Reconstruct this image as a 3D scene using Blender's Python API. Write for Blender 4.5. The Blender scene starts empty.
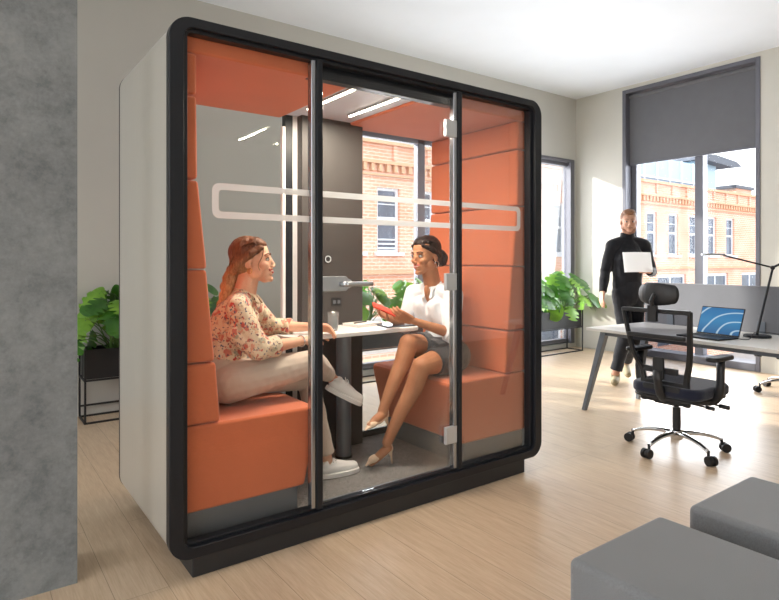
import bpy, bmesh, math, random
from mathutils import Vector, Matrix, noise

random.seed(7)
S = bpy.context.scene
COL = S.collection
PI = math.pi

# ------------------------------------------------------------------ camera, world, sun, exposure
cam_d = bpy.data.cameras.new('camera')
cam = bpy.data.objects.new('camera', cam_d)
COL.objects.link(cam)
cam.location = (-0.6579, -2.3565, 1.277)
cam.rotation_euler = (PI / 2, 0, -0.6322)
cam_d.sensor_width = 36.0
cam_d.lens = 585.249 / 779 * 36.0
cam_d.shift_x = 0.0
cam_d.shift_y = -(300 - 260.05) / 779.0
cam_d.clip_start = 0.05
cam_d.clip_end = 400
S.camera = cam

world = bpy.data.worlds.new('world')
S.world = world
world.use_nodes = True
wn = world.node_tree
wn.nodes.clear()
wo = wn.nodes.new('ShaderNodeOutputWorld')
wb = wn.nodes.new('ShaderNodeBackground')
wb.inputs['Strength'].default_value = 2.6
wt = wn.nodes.new('ShaderNodeTexCoord')
wsep = wn.nodes.new('ShaderNodeSeparateXYZ')
wr = wn.nodes.new('ShaderNodeValToRGB')
wr.color_ramp.elements[0].position = 0.46
wr.color_ramp.elements[0].color = (.55, .54, .52, 1)
wr.color_ramp.elements[1].position = 0.54
wr.color_ramp.elements[1].color = (.95, .975, 1, 1)
wm = wn.nodes.new('ShaderNodeMath')
wm.operation = 'MULTIPLY_ADD'
wm.inputs[1].default_value = .5
wm.inputs[2].default_value = .5
wn.links.new(wt.outputs['Generated'], wsep.inputs[0])
wn.links.new(wsep.outputs['Z'], wm.inputs[0])
wn.links.new(wm.outputs[0], wr.inputs[0])
wn.links.new(wr.outputs[0], wb.inputs['Color'])
wn.links.new(wb.outputs[0], wo.inputs[0])

sun_d = bpy.data.lights.new('sun', 'SUN')
sun_d.energy = 7.0
sun_d.angle = math.radians(2.0)
sun_d.color = (1, .95, .86)
sun = bpy.data.objects.new('sun', sun_d)
COL.objects.link(sun)
sun.rotation_euler = Vector((-.45, .80, .37)).to_track_quat('Z', 'Y').to_euler()


def area(name, loc, target, sx, sy, power, color=(1, 1, 1)):
    d = bpy.data.lights.new(name, 'AREA')
    d.shape = 'RECTANGLE'
    d.size = sx
    d.size_y = sy
    d.energy = power
    d.color = color
    o = bpy.data.objects.new(name, d)
    COL.objects.link(o)
    o.location = loc
    o.rotation_euler = (Vector(loc) - Vector(target)).to_track_quat('Z', 'Y').to_euler()
    return o


# daylight entering through the two real window walls
area('daylight_back_window', (4.5, 3.25, 1.5), (4.5, 0, 1.2), 4.2, 2.4, 170, (.96, .98, 1))
area('daylight_right_window', (7.0, 1.4, 1.5), (0, 1.4, 1.2), 1.7, 2.4, 110, (.96, .98, 1))

S.view_settings.view_transform = 'Standard'
S.view_settings.look = 'None'
S.view_settings.gamma = 1
S.view_settings.use_curve_mapping = False
S.view_settings.exposure = 0.32

# ------------------------------------------------------------------ materials
MATS = {}


def srgb(r, g, b):
    def c(v):
        v /= 255.0
        return v / 12.92 if v <= .04045 else ((v + .055) / 1.055) ** 2.4
    return (c(r), c(g), c(b), 1)


class NT:
    def __init__(s, name):
        s.m = bpy.data.materials.new(name)
        s.m.use_nodes = True
        s.t = s.m.node_tree
        s.b = s.t.nodes['Principled BSDF']
        s.out = s.t.nodes['Material Output']
        MATS[name] = s.m

    def n(s, typ, **k):
        x = s.t.nodes.new(typ)
        for a, v in k.items():
            setattr(x, a, v)
        return x

    def l(s, a, b):
        s.t.links.new(a, b)

    def coords(s, scale=(1, 1, 1), rot=(0, 0, 0), loc=(0, 0, 0)):
        tc = s.n('ShaderNodeTexCoord')
        mp = s.n('ShaderNodeMapping')
        mp.inputs['Scale'].default_value = scale
        mp.inputs['Rotation'].default_value = rot
        mp.inputs['Location'].default_value = loc
        s.l(tc.outputs['Object'], mp.inputs[0])
        return mp.outputs[0]

    def noise(s, vec, scale, detail=3, rough=.5):
        x = s.n('ShaderNodeTexNoise')
        x.inputs['Scale'].default_value = scale
        x.inputs['Detail'].default_value = detail
        x.inputs['Roughness'].default_value = rough
        s.l(vec, x.inputs['Vector'])
        return x.outputs['Fac']

    def ramp(s, fac, stops):
        x = s.n('ShaderNodeValToRGB')
        e = x.color_ramp.elements
        while len(e) < len(stops):
            e.new(.5)
        for el, (p, c) in zip(e, stops):
            el.position = p
            el.color = c
        s.l(fac, x.inputs[0])
        return x.outputs[0]

    def mix(s, fac, a, b, mode='MIX'):
        x = s.n('ShaderNodeMix', data_type='RGBA', blend_type=mode)
        for sock, v in ((x.inputs[0], fac), (x.inputs[6], a), (x.inputs[7], b)):
            if isinstance(v, bpy.types.NodeSocket):
                s.l(v, sock)
            else:
                sock.default_value = v
        return x.outputs[2]

    def math(s, op, a, b=0.0, c=0.0):
        x = s.n('ShaderNodeMath', operation=op)
        for i, v in enumerate((a, b, c)):
            if isinstance(v, bpy.types.NodeSocket):
                s.l(v, x.inputs[i])
            else:
                x.inputs[i].default_value = v
        return x.outputs[0]

    def bump(s, h, strength=.2, dist=.01):
        x = s.n('ShaderNodeBump')
        x.inputs['Strength'].default_value = strength
        x.inputs['Distance'].default_value = dist
        s.l(h, x.inputs['Height'])
        s.l(x.outputs[0], s.b.inputs['Normal'])


def plain(name, col, rough=.5, metal=0.0, var=.06, vscale=8, bump=0, bscale=200, spec=.5, stretch=(1, 1, 1)):
    t = NT(name)
    v = t.coords(stretch)
    nz = t.noise(v, vscale)
    d = tuple(c * (1 - var) for c in col[:3]) + (1,)
    u = tuple(min(1, c * (1 + var)) for c in col[:3]) + (1,)
    t.l(t.ramp(nz, [(.3, d), (.7, u)]), t.b.inputs['Base Color'])
    t.b.inputs['Roughness'].default_value = rough
    t.b.inputs['Metallic'].default_value = metal
    t.b.inputs['Specular IOR Level'].default_value = spec
    if bump:
        t.bump(t.noise(v, bscale, 2), bump, .004)
    return t.m


def fabric(name, col, scale=420, var=.12, strength=.35, sheen=.3):
    t = NT(name)
    v = t.coords()
    n1 = t.noise(v, scale, 2, .6)
    n2 = t.noise(v, 5, 2)
    d = tuple(c * (1 - var * 1.6) for c in col[:3]) + (1,)
    u = tuple(min(1, c * (1 + var)) for c in col[:3]) + (1,)
    c1 = t.ramp(n1, [(.3, d), (.7, u)])
    c2 = t.ramp(n2, [(.3, (.93, .93, .93, 1)), (.7, (1, 1, 1, 1))])
    t.l(t.mix(1.0, c1, c2, 'MULTIPLY'), t.b.inputs['Base Color'])
    t.b.inputs['Roughness'].default_value = .9
    t.b.inputs['Specular IOR Level'].default_value = .2
    t.b.inputs['Sheen Weight'].default_value = sheen
    t.bump(n1, strength, .003)
    return t.m


plain('black_metal', srgb(22, 25, 32), .38, 0, .05, spec=.4)
plain('plinth_metal', srgb(34, 36, 40), .45, 0, .08)
plain('alu', srgb(196, 200, 205), .28, .9, .04)
plain('satin_white', srgb(226, 228, 230), .4, 0, .02)
plain('chrome', srgb(215, 216, 218), .14, 1.0, .02)
plain('hinge_metal', srgb(205, 208, 212), .35, .55, .03)
plain('desk_top', srgb(224, 221, 216), .4, 0, .02)
plain('table_white', srgb(236, 236, 236), .3, 0, .01)
plain('dark_plastic', srgb(30, 31, 34), .45, 0, .06)
plain('dark_steel', srgb(165, 168, 174), .15, .95, .03)
plain('rubber', srgb(24, 24, 26), .55, 0, .06)
plain('grey_metal', srgb(108, 113, 120), .4, .3, .04)
plain('leg_metal', srgb(112, 119, 128), .42, .3, .04)
plain('window_metal', srgb(104, 105, 114), .45, .15, .04)
plain('blind', srgb(104, 105, 110), .85, 0, .03, bump=.1, bscale=600)
plain('planter_metal', srgb(30, 31, 34), .5, 0, .05)
plain('soil', srgb(52, 38, 28), .95, 0, .3, 60, bump=.5, bscale=90)
plain('wall_paint', srgb(204, 202, 194), .85, 0, .015, 3)
plain('wall_paint_back', srgb(194, 193, 186), .85, 0, .015, 3)
plain('ceiling_paint', srgb(232, 238, 246), .9, 0, .01, 3)
plain('booth_ceiling', srgb(202, 212, 228), .55, 0, .02)
plain('shoe_white', srgb(240, 240, 240), .55, 0, .02)
plain('pump_nude', srgb(232, 205, 178), .3, 0, .03)
plain('pump_sole', srgb(150, 105, 80), .5, 0, .03)
plain('man_shoe', srgb(150, 138, 110), .7, 0, .08, 20)
plain('paper', srgb(244, 244, 244), .7, 0, .01)
plain('phone_red', srgb(222, 74, 52), .4, 0, .03)
plain('notebook', srgb(226, 222, 214), .7, 0, .02)
plain('tablet', srgb(70, 72, 78), .3, .3, .03)
plain('gold', srgb(214, 168, 90), .25, 1.0, .02)
plain('silver', srgb(225, 225, 225), .2, 1.0, .02)
plain('eye_white', srgb(205, 200, 196), .3, 0, .01)
plain('iris', srgb(48, 34, 26), .2, 0, .1, 100)
plain('lips_rose', srgb(190, 92, 84), .45, 0, .05, 60)
plain('lips_man', srgb(176, 122, 104), .55, 0, .05, 60)
plain('teeth', srgb(244, 240, 234), .3, 0, .01)
plain('screen_frame', srgb(28, 29, 32), .4, 0, .03)
plain('street', srgb(150, 150, 150), .9, 0, .1, 2)
plain('stone_trim', srgb(214, 168, 136), .8, 0, .06, 3)
plain('window_white', srgb(226, 230, 238), .6, 0, .02)
plain('roof_dark', srgb(90, 96, 108), .6, 0, .06)
plain('pent_blue', srgb(168, 196, 216), .4, 0, .04, .4)
plain('pane_dark', srgb(88, 100, 118), .08, 0, .35, 1.4)
plain('shop_stone', srgb(226, 200, 170), .8, 0, .06, 1)

t_ = NT('sheet_paper')
t_.b.inputs['Base Color'].default_value = srgb(248, 248, 248)
t_.b.inputs['Roughness'].default_value = .8
tl_ = t_.n('ShaderNodeBsdfTranslucent')
tl_.inputs[0].default_value = (.9, .9, .9, 1)
mx_ = t_.n('ShaderNodeMixShader')
mx_.inputs[0].default_value = .5
t_.l(t_.b.outputs[0], mx_.inputs[1])
t_.l(tl_.outputs[0], mx_.inputs[2])
t_.l(mx_.outputs[0], t_.out.inputs[0])
fabric('orange_fabric', srgb(214, 118, 80))
fabric('stool_fabric', srgb(124, 127, 131), 500, .2, .4)
fabric('screen_fabric', srgb(118, 119, 124), 500, .14)
fabric('navy_fabric', srgb(34, 38, 56), 500, .15)
fabric('skirt_fabric', srgb(74, 75, 80), 260, .3)
fabric('trousers', srgb(203, 188, 174), 600, .05, .15)
fabric('white_cotton', srgb(238, 243, 250), 500, .02, .15)
fabric('man_black', srgb(27, 28, 34), 500, .1, .2)
fabric('man_trousers', srgb(34, 36, 42), 500, .1, .2)


def skin(name, col, red):
    t = NT(name)
    v = t.coords()
    c = t.ramp(t.noise(v, 14, 3), [(.3, col), (.75, red)])
    t.l(c, t.b.inputs['Base Color'])
    t.b.inputs['Roughness'].default_value = .58
    t.b.inputs['Specular IOR Level'].default_value = .35
    t.b.inputs['Subsurface Weight'].default_value = .08
    t.b.inputs['Subsurface Radius'].default_value = (.012, .006, .003)
    t.bump(t.noise(v, 400, 2), .06, .002)


skin('skin_fair', srgb(232, 186, 158), srgb(222, 160, 134))
skin('skin_brown', srgb(190, 136, 102), srgb(176, 118, 86))
skin('skin_man', srgb(214, 168, 144), srgb(200, 146, 122))


def hair(name, dark, light, zlo=None, zhi=None, sunlit_ends=None):
    t = NT(name)
    v = t.coords((1, 1, .25))
    n = t.noise(v, 120, 4, .7)
    c = t.ramp(n, [(.35, dark), (.7, light)])
    if sunlit_ends:
        tc = t.n('ShaderNodeTexCoord')
        sp = t.n('ShaderNodeSeparateXYZ')
        t.l(tc.outputs['Object'], sp.inputs[0])
        mr = t.n('ShaderNodeMapRange')
        mr.inputs[1].default_value = zhi
        mr.inputs[2].default_value = zlo
        t.l(sp.outputs['Z'], mr.inputs[0])
        c = t.mix(mr.outputs[0], c, t.ramp(n, [(.35, sunlit_ends[0]), (.7, sunlit_ends[1])]))
    t.l(c, t.b.inputs['Base Color'])
    t.b.inputs['Roughness'].default_value = .55
    t.b.inputs['Specular IOR Level'].default_value = .3
    t.bump(n, .6, .004)


hair('hair_auburn', srgb(76, 44, 30), srgb(138, 88, 58), 1.12, 1.31, (srgb(176, 128, 82), srgb(232, 194, 142)))  # lighter ends, golden with the sunlit rim painted into the hair colour
hair('hair_dark', srgb(20, 12, 11), srgb(50, 29, 26))
hair('hair_man', srgb(110, 76, 56), srgb(160, 118, 90))
hair('beard_man', srgb(142, 100, 80), srgb(184, 140, 116))


# blouse: cream with scattered flowers, stems and blue leaves
def blouse():
    t = NT('floral_blouse')
    v = t.coords()
    warp = t.n('ShaderNodeTexNoise')
    warp.inputs['Scale'].default_value = 44
    t.l(v, warp.inputs['Vector'])
    mixv = t.n('ShaderNodeVectorMath', operation='MULTIPLY_ADD')
    t.l(warp.outputs['Color'], mixv.inputs[0])
    mixv.inputs[1].default_value = (.045, .045, .045)
    t.l(v, mixv.inputs[2])
    base = srgb(226, 208, 180)

    def spots(scale, lo, hi, prev, cols, seedoff, dens):
        mp = t.n('ShaderNodeMapping')
        mp.inputs['Location'].default_value = seedoff
        t.l(mixv.outputs[0], mp.inputs[0])
        vo = t.n('ShaderNodeTexVoronoi')
        vo.inputs['Scale'].default_value = scale
        t.l(mp.outputs[0], vo.inputs['Vector'])
        m = t.ramp(vo.outputs['Distance'], [(lo, (1, 1, 1, 1)), (hi, (0, 0, 0, 1))])
        sp = t.n('ShaderNodeSeparateColor')
        t.l(vo.outputs['Color'], sp.inputs[0])
        g = t.math('LESS_THAN', sp.outputs[0], dens)
        c = t.ramp(sp.outputs[1], cols)
        return t.mix(t.math('MULTIPLY', m, g), prev, c)
    c = spots(26, .38, .50, base, [(.0, srgb(190, 180, 150)), (.5, srgb(214, 170, 140)), (1, srgb(160, 160, 140))], (3, 1, 2), .7)
    c = spots(30, .36, .44, c, [(0, srgb(196, 62, 54)), (.4, srgb(206, 128, 108)), (.7, srgb(190, 84, 70)), (1, srgb(214, 156, 130))], (0, 0, 0), .92)
    c = spots(58, .26, .34, c, [(0, srgb(58, 66, 96)), (.5, srgb(90, 96, 120)), (1, srgb(120, 60, 60))], (1.3, .2, .7), .85)
    c = spots(60, .2, .3, c, [(0, srgb(170, 36, 36)), (1, srgb(240, 214, 170))], (5.3, 2.2, 1.7), .6)
    t.l(c, t.b.inputs['Base Color'])
    t.b.inputs['Roughness'].default_value = .75
    t.b.inputs['Sheen Weight'].default_value = .2
    t.bump(t.noise(v, 22, 3), .5, .012)


blouse()


# side panels: satin warm grey coating
def shell():
    t = NT('shell_coat')
    v = t.coords((60, 60, 1))
    n = t.noise(v, 4, 2)
    t.l(t.ramp(n, [(.3, srgb(204, 202, 195)), (.7, srgb(209, 207, 200))]), t.b.inputs['Base Color'])
    t.b.inputs['Roughness'].default_value = .32
    t.b.inputs['Metallic'].default_value = .45


shell()
plain('panel_taupe', srgb(68, 65, 64), .5, .1, .05, 40, stretch=(1, 1, .05))


def glass(name, tint=(.93, .96, .94, 1), refl=1.0, rough=.0, milk=0.0):
    t = NT(name)
    t.t.nodes.remove(t.b)
    tr = t.n('ShaderNodeBsdfTransparent')
    tr.inputs[0].default_value = tint
    gl = t.n('ShaderNodeBsdfGlossy')
    gl.inputs['Roughness'].default_value = rough
    fr = t.n('ShaderNodeFresnel')
    fr.inputs[0].default_value = 1.45
    f = t.math('MULTIPLY', fr.outputs[0], refl)
    mx = t.n('ShaderNodeMixShader')
    t.l(f, mx.inputs[0])
    t.l(tr.outputs[0], mx.inputs[1])
    t.l(gl.outputs[0], mx.inputs[2])
    last = mx.outputs[0]
    if milk:
        df = t.n('ShaderNodeBsdfDiffuse')
        df.inputs[0].default_value = (.9, .92, .93, 1)
        tn = t.n('ShaderNodeBsdfTranslucent')
        tn.inputs[0].default_value = (.92, .95, .97, 1)
        m3 = t.n('ShaderNodeMixShader')
        m3.inputs[0].default_value = .5
        t.l(df.outputs[0], m3.inputs[1])
        t.l(tn.outputs[0], m3.inputs[2])
        m2 = t.n('ShaderNodeMixShader')
        m2.inputs[0].default_value = milk
        t.l(last, m2.inputs[1])
        t.l(m3.outputs[0], m2.inputs[2])
        last = m2.outputs[0]
    t.l(last, t.out.inputs[0])


glass('booth_glass', (.99, .995, .992, 1), .3)
glass('edge_glass', (.80, .86, .86, 1), 2.2, .12)
glass('rear_glass', (.985, .992, .988, 1), .5)
glass('window_glass', (.97, .98, .99, 1), .6)
glass('frost_band', (.97, .98, .99, 1), .4, .3, .72)
glass('tumbler_glass', (.93, .96, .97, 1), 2.2, 0, .12)
glass('water', (.92, .96, .97, 1), 1.2)
glass('chair_mesh', (.34, .34, .36, 1), .0, .5, .0)


def emis(name, col, s):
    t = NT(name)
    t.b.inputs['Base Color'].default_value = (.8, .8, .8, 1)
    t.b.inputs['Emission Color'].default_value = col
    t.b.inputs['Emission Strength'].default_value = s


emis('strip_light', (1, .86, .66, 1), 14)
emis('button_ring', (.25, .6, .7, 1), .3)
emis('button_led', (.9, .95, 1, 1), 1.5)


def wood_floor():
    t = NT('oak_floor')
    v = t.coords((1, 1, 1), (0, 0, PI / 2))
    br = t.n('ShaderNodeTexBrick')
    br.offset = .37
    br.inputs['Color1'].default_value = (.2, .2, .2, 1)
    br.inputs['Color2'].default_value = (.8, .8, .8, 1)
    br.inputs['Mortar'].default_value = (0, 0, 0, 1)
    br.inputs['Scale'].default_value = 1
    br.inputs['Mortar Size'].default_value = .0016
    br.inputs['Mortar Smooth'].default_value = .3
    br.inputs['Brick Width'].default_value = 1.9
    br.inputs['Row Height'].default_value = .19
    t.l(v, br.inputs['Vector'])
    v2 = t.coords((14, 1.1, 1))
    g = t.noise(v2, 3.2, 6, .62)
    v3 = t.coords((60, 3, 1))
    g2 = t.noise(v3, 3, 4, .6)
    c = t.ramp(g, [(.25, srgb(184, 156, 126)), (.5, srgb(205, 179, 150)), (.75, srgb(219, 197, 170))])
    c = t.mix(.35, c, t.ramp(g2, [(.3, srgb(174, 150, 124)), (.7, srgb(218, 200, 178))]))
    c = t.mix(.5, c, t.ramp(br.outputs['Color'], [(.0, (.82, .8, .78, 1)), (1, (1.0, 1.0, 1.0, 1))]), 'MULTIPLY')
    c = t.mix(t.math('MULTIPLY', br.outputs['Fac'], .55), c, srgb(120, 96, 74))
    t.l(c, t.b.inputs['Base Color'])
    t.b.inputs['Roughness'].default_value = .38
    t.b.inputs['Specular IOR Level'].default_value = .45
    t.bump(t.math('SUBTRACT', 1.0, br.outputs['Fac']), .25, .002)


wood_floor()


def concrete():
    t = NT('concrete')
    v = t.coords()
    a = t.noise(v, 1.6, 9, .68)
    b = t.noise(v, 9, 8, .72)
    e = t.noise(v, 60, 4, .6)
    c = t.ramp(a, [(.30, srgb(88, 94, 100)), (.5, srgb(112, 118, 123)), (.70, srgb(134, 139, 143))])
    c = t.mix(.4, c, t.ramp(b, [(.36, srgb(72, 77, 82)), (.5, srgb(128, 132, 135)), (.7, srgb(150, 153, 155))]))
    c = t.mix(.15, c, t.ramp(e, [(.3, srgb(80, 84, 88)), (.7, srgb(160, 162, 164))]))
    t.l(c, t.b.inputs['Base Color'])
    t.b.inputs['Roughness'].default_value = .7
    t.bump(b, .25, .01)


concrete()


def carpet():
    t = NT('carpet_grey')
    v = t.coords()
    n = t.noise(v, 150, 3, .8)
    n2 = t.noise(v, 38, 3, .6)
    c = t.ramp(n, [(.36, srgb(58, 58, 60)), (.64, srgb(168, 167, 166))])
    c = t.mix(.35, c, t.ramp(n2, [(.3, srgb(96, 96, 98)), (.7, srgb(146, 145, 144))]))
    t.l(c, t.b.inputs['Base Color'])
    t.b.inputs['Roughness'].default_value = .95
    t.bump(n, .6, .006)


carpet()


def brick():
    t = NT('brick')
    tc = t.n('ShaderNodeTexCoord')
    sp = t.n('ShaderNodeSeparateXYZ')
    cb = t.n('ShaderNodeCombineXYZ')
    t.l(tc.outputs['Object'], sp.inputs[0])
    t.l(sp.outputs['X'], cb.inputs['X'])
    t.l(sp.outputs['Z'], cb.inputs['Y'])
    br = t.n('ShaderNodeTexBrick')
    br.inputs['Scale'].default_value = 1
    br.inputs['Brick Width'].default_value = .30
    br.inputs['Row Height'].default_value = .11
    br.inputs['Mortar Size'].default_value = .014
    br.inputs['Color1'].default_value = srgb(222, 142, 110)
    br.inputs['Color2'].default_value = srgb(204, 116, 86)
    br.inputs['Mortar'].default_value = srgb(240, 226, 214)
    t.l(cb.outputs[0], br.inputs['Vector'])
    n = t.noise(cb.outputs[0], .9, 4)
    c = t.mix(.5, br.outputs['Color'], t.ramp(n, [(.3, srgb(220, 166, 136)), (.7, srgb(238, 208, 188))]))
    t.l(c, t.b.inputs['Base Color'])
    t.b.inputs['Roughness'].default_value = .9


brick()


def leafmat(name, a, b):
    t = NT(name)
    v = t.coords()
    t.l(t.ramp(t.noise(v, 9, 3), [(.3, a), (.7, b)]), t.b.inputs['Base Color'])
    t.b.inputs['Roughness'].default_value = .35
    t.b.inputs['Transmission Weight'].default_value = 0
    tl = t.n('ShaderNodeBsdfTranslucent')
    tl.inputs[0].default_value = tuple(min(1, c * 1.5) for c in b[:3]) + (1,)
    mx = t.n('ShaderNodeMixShader')
    mx.inputs[0].default_value = .22
    t.l(t.b.outputs[0], mx.inputs[1])
    t.l(tl.outputs[0], mx.inputs[2])
    t.l(mx.outputs[0], t.out.inputs[0])


leafmat('leaf', srgb(28, 70, 22), srgb(76, 132, 44))
leafmat('leaf_light', srgb(82, 134, 36), srgb(136, 182, 66))
plain('stem', srgb(92, 128, 62), .5, 0, .1)


def laptop_screen():
    t = NT('laptop_screen')
    tc = t.n('ShaderNodeTexCoord')
    sp = t.n('ShaderNodeSeparateXYZ')
    t.l(tc.outputs['Generated'], sp.inputs[0])
    wv = t.n('ShaderNodeTexWave')
    wv.wave_type = 'RINGS'
    wv.inputs['Scale'].default_value = .9
    wv.inputs['Distortion'].default_value = 2.5
    wv.inputs['Detail'].default_value = 1
    t.l(tc.outputs['Generated'], wv.inputs['Vector'])
    lines = t.ramp(wv.outputs['Fac'], [(.93, (0, 0, 0, 1)), (.99, (1, 1, 1, 1))])
    base = t.ramp(sp.outputs['Z'], [(0, srgb(38, 96, 146)), (.5, srgb(52, 128, 178)), (1, srgb(40, 110, 166))])
    c = t.mix(t.math('MULTIPLY', lines, .7), base, srgb(200, 228, 240))
    t.l(c, t.b.inputs['Emission Color'])
    t.b.inputs['Emission Strength'].default_value = .75
    t.b.inputs['Base Color'].default_value = (.02, .02, .02, 1)
    t.b.inputs['Roughness'].default_value = .25


laptop_screen()
M = MATS


# ------------------------------------------------------------------ mesh helpers
def obj(name, bm, mat, parent=None, smooth=False, world_coords=True, bevel=0, segs=3, kind=None, auto=None):
    me = bpy.data.meshes.new(name)
    if not isinstance(bm, bpy.types.Mesh):
        bmesh.ops.recalc_face_normals(bm, faces=bm.faces)
        bm.to_mesh(me)
        bm.free()
    else:
        me = bm
    me.materials.clear()
    me.materials.append(M[mat])
    o = bpy.data.objects.new(name, me)
    COL.objects.link(o)
    if smooth or bevel:
        me.polygons.foreach_set('use_smooth', [True] * len(me.polygons))
    if parent:
        o.parent = parent
        if world_coords:
            o.matrix_parent_inverse = root_matrix(parent).inverted()
    if bevel:
        m = o.modifiers.new('bevel', 'BEVEL')
        m.width = bevel
        m.segments = segs
        m.limit_method = 'ANGLE'
        m.angle_limit = math.radians(35)
        m.harden_normals = True
    if kind:
        o['kind'] = kind
    return o


def root_matrix(o):
    m = Matrix.Translation(o.location) @ o.rotation_euler.to_matrix().to_4x4()
    if o.parent:
        m = root_matrix(o.parent) @ o.matrix_parent_inverse @ m
    return m


def thing(name, label, cat, loc=(0, 0, 0), rz=0, group=None):
    o = bpy.data.objects.new(name, None)
    COL.objects.link(o)
    o.empty_display_size = .1
    o.location = loc
    o.rotation_euler = (0, 0, rz)
    o['label'] = label
    o['category'] = cat
    if group:
        o['group'] = group
    return o


def tag(o, label, cat, group=None):
    o['label'] = label
    o['category'] = cat
    if group:
        o['group'] = group
    return o


def B():
    return bmesh.new()


def box(bm, x0, x1, y0, y1, z0, z1, mat=None):
    vs = [bm.verts.new((x, y, z)) for x in (x0, x1) for y in (y0, y1) for z in (z0, z1)]
    if mat:
        for v in vs:
            v.co = mat @ v.co
    for f in ((0, 1, 3, 2), (4, 6, 7, 5), (0, 4, 5, 1), (2, 3, 7, 6), (0, 2, 6, 4), (1, 5, 7, 3)):
        bm.faces.new([vs[i] for i in f])
    return bm


def prism(bm, pts, lo, hi, axis='y', mat=None):
    """pts: polygon; axis y -> pts are (x,z); axis z -> pts are (x,y); axis x -> (y,z)"""
    def mk(p, t):
        if axis == 'y':
            c = Vector((p[0], t, p[1]))
        elif axis == 'z':
            c = Vector((p[0], p[1], t))
        else:
            c = Vector((t, p[0], p[1]))
        return bm.verts.new(mat @ c if mat else c)
    a = [mk(p, lo) for p in pts]
    b = [mk(p, hi) for p in pts]
    n = len(pts)
    bm.faces.new(a)
    bm.faces.new(b[::-1])
    for i in range(n):
        bm.faces.new([a[i], b[i], b[(i + 1) % n], a[(i + 1) % n]])
    return bm


def rrect(x0, x1, y0, y1, r, n=8):
    pts = []
    for cx, cy, a0 in ((x1 - r, y1 - r, 0), (x0 + r, y1 - r, 90), (x0 + r, y0 + r, 180), (x1 - r, y0 + r, 270)):
        for i in range(n + 1):
            a = math.radians(a0 + 90 * i / n)
            pts.append((cx + r * math.cos(a), cy + r * math.sin(a)))
    return pts


def ring(bm, outer, inner, lo, hi):
    """extruded ring between two equally long outlines in the xz plane"""
    n = len(outer)
    A = [bm.verts.new((p[0], lo, p[1])) for p in outer]
    Bv = [bm.verts.new((p[0], hi, p[1])) for p in outer]
    Cc = [bm.verts.new((p[0], lo, p[1])) for p in inner]
    D = [bm.verts.new((p[0], hi, p[1])) for p in inner]
    for i in range(n):
        j = (i + 1) % n
        bm.faces.new([A[i], A[j], Cc[j], Cc[i]])
        bm.faces.new([Bv[i], D[i], D[j], Bv[j]])
        bm.faces.new([A[i], Bv[i], Bv[j], A[j]])
        bm.faces.new([Cc[i], Cc[j], D[j], D[i]])
    return bm


def frame_of(d):
    d = d.normalized()
    up = Vector((0, 0, 1)) if abs(d.z) < .9 else Vector((1, 0, 0))
    a = d.cross(up).normalized()
    return a, a.cross(d).normalized()


def tube(bm, pts, rad, n=10, cap=True, flat=1.0):
    pts = [Vector(p) for p in pts]
    if not isinstance(rad, (list, tuple)):
        rad = [rad] * len(pts)
    rings = []
    prev = None
    for i, p in enumerate(pts):
        if i == 0:
            d = pts[1] - p
        elif i == len(pts) - 1:
            d = p - pts[i - 1]
        else:
            d = (pts[i + 1] - p).normalized() + (p - pts[i - 1]).normalized()
        if d.length < 1e-9:
            d = pts[i] - pts[i - 1]
        a, b = frame_of(d)
        if prev is not None:
            dn = d.normalized()
            a2 = prev - dn * prev.dot(dn)
            if a2.length > 1e-6:
                a = a2.normalized()
                b = a.cross(dn).normalized()
        prev = a
        rings.append([bm.verts.new(p + (a * math.cos(t) + b * math.sin(t) * flat) * rad[i]) for t in [2 * PI * k / n for k in range(n)]])
    for r0, r1 in zip(rings, rings[1:]):
        for k in range(n):
            bm.faces.new([r0[k], r0[(k + 1) % n], r1[(k + 1) % n], r1[k]])
    if cap:
        bm.faces.new(rings[0][::-1])
        bm.faces.new(rings[-1])
    return bm


def bezier(ps, n=12):
    ps = [Vector(p) for p in ps]
    out = []
    for i in range(n + 1):
        t = i / n
        q = ps[:]
        while len(q) > 1:
            q = [a.lerp(b, t) for a, b in zip(q, q[1:])]
        out.append(q[0])
    return out


def catmull(ps, n=5):
    ps = [Vector(p) for p in ps]
    out = []
    for i in range(len(ps) - 1):
        p0 = ps[max(0, i - 1)]
        p1, p2 = ps[i], ps[i + 1]
        p3 = ps[min(len(ps) - 1, i + 2)]
        for k in range(n):
            t = k / n
            out.append(.5 * ((2 * p1) + (p2 - p0) * t + (2 * p0 - 5 * p1 + 4 * p2 - p3) * t * t + (3 * p1 - p0 - 3 * p2 + p3) * t ** 3))
    out.append(ps[-1])
    return out


def cyl(bm, c, r, z0, z1, n=24, r2=None):
    r2 = r if r2 is None else r2
    a = [bm.verts.new((c[0] + r * math.cos(t), c[1] + r * math.sin(t), z0)) for t in [2 * PI * k / n for k in range(n)]]
    b = [bm.verts.new((c[0] + r2 * math.cos(t), c[1] + r2 * math.sin(t), z1)) for t in [2 * PI * k / n for k in range(n)]]
    bm.faces.new(a[::-1])
    bm.faces.new(b)
    for k in range(n):
        bm.faces.new([a[k], a[(k + 1) % n], b[(k + 1) % n], b[k]])
    return bm


def lathe(bm, prof, c=(0, 0, 0), n=28):
    rings = []
    for r, z in prof:
        rings.append([bm.verts.new((c[0] + r * math.cos(t), c[1] + r * math.sin(t), c[2] + z)) for t in [2 * PI * k / n for k in range(n)]])
    for r0, r1 in zip(rings, rings[1:]):
        for k in range(n):
            bm.faces.new([r0[k], r0[(k + 1) % n], r1[(k + 1) % n], r1[k]])
    bm.faces.new(rings[0][::-1])
    bm.faces.new(rings[-1])
    return bm


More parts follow.
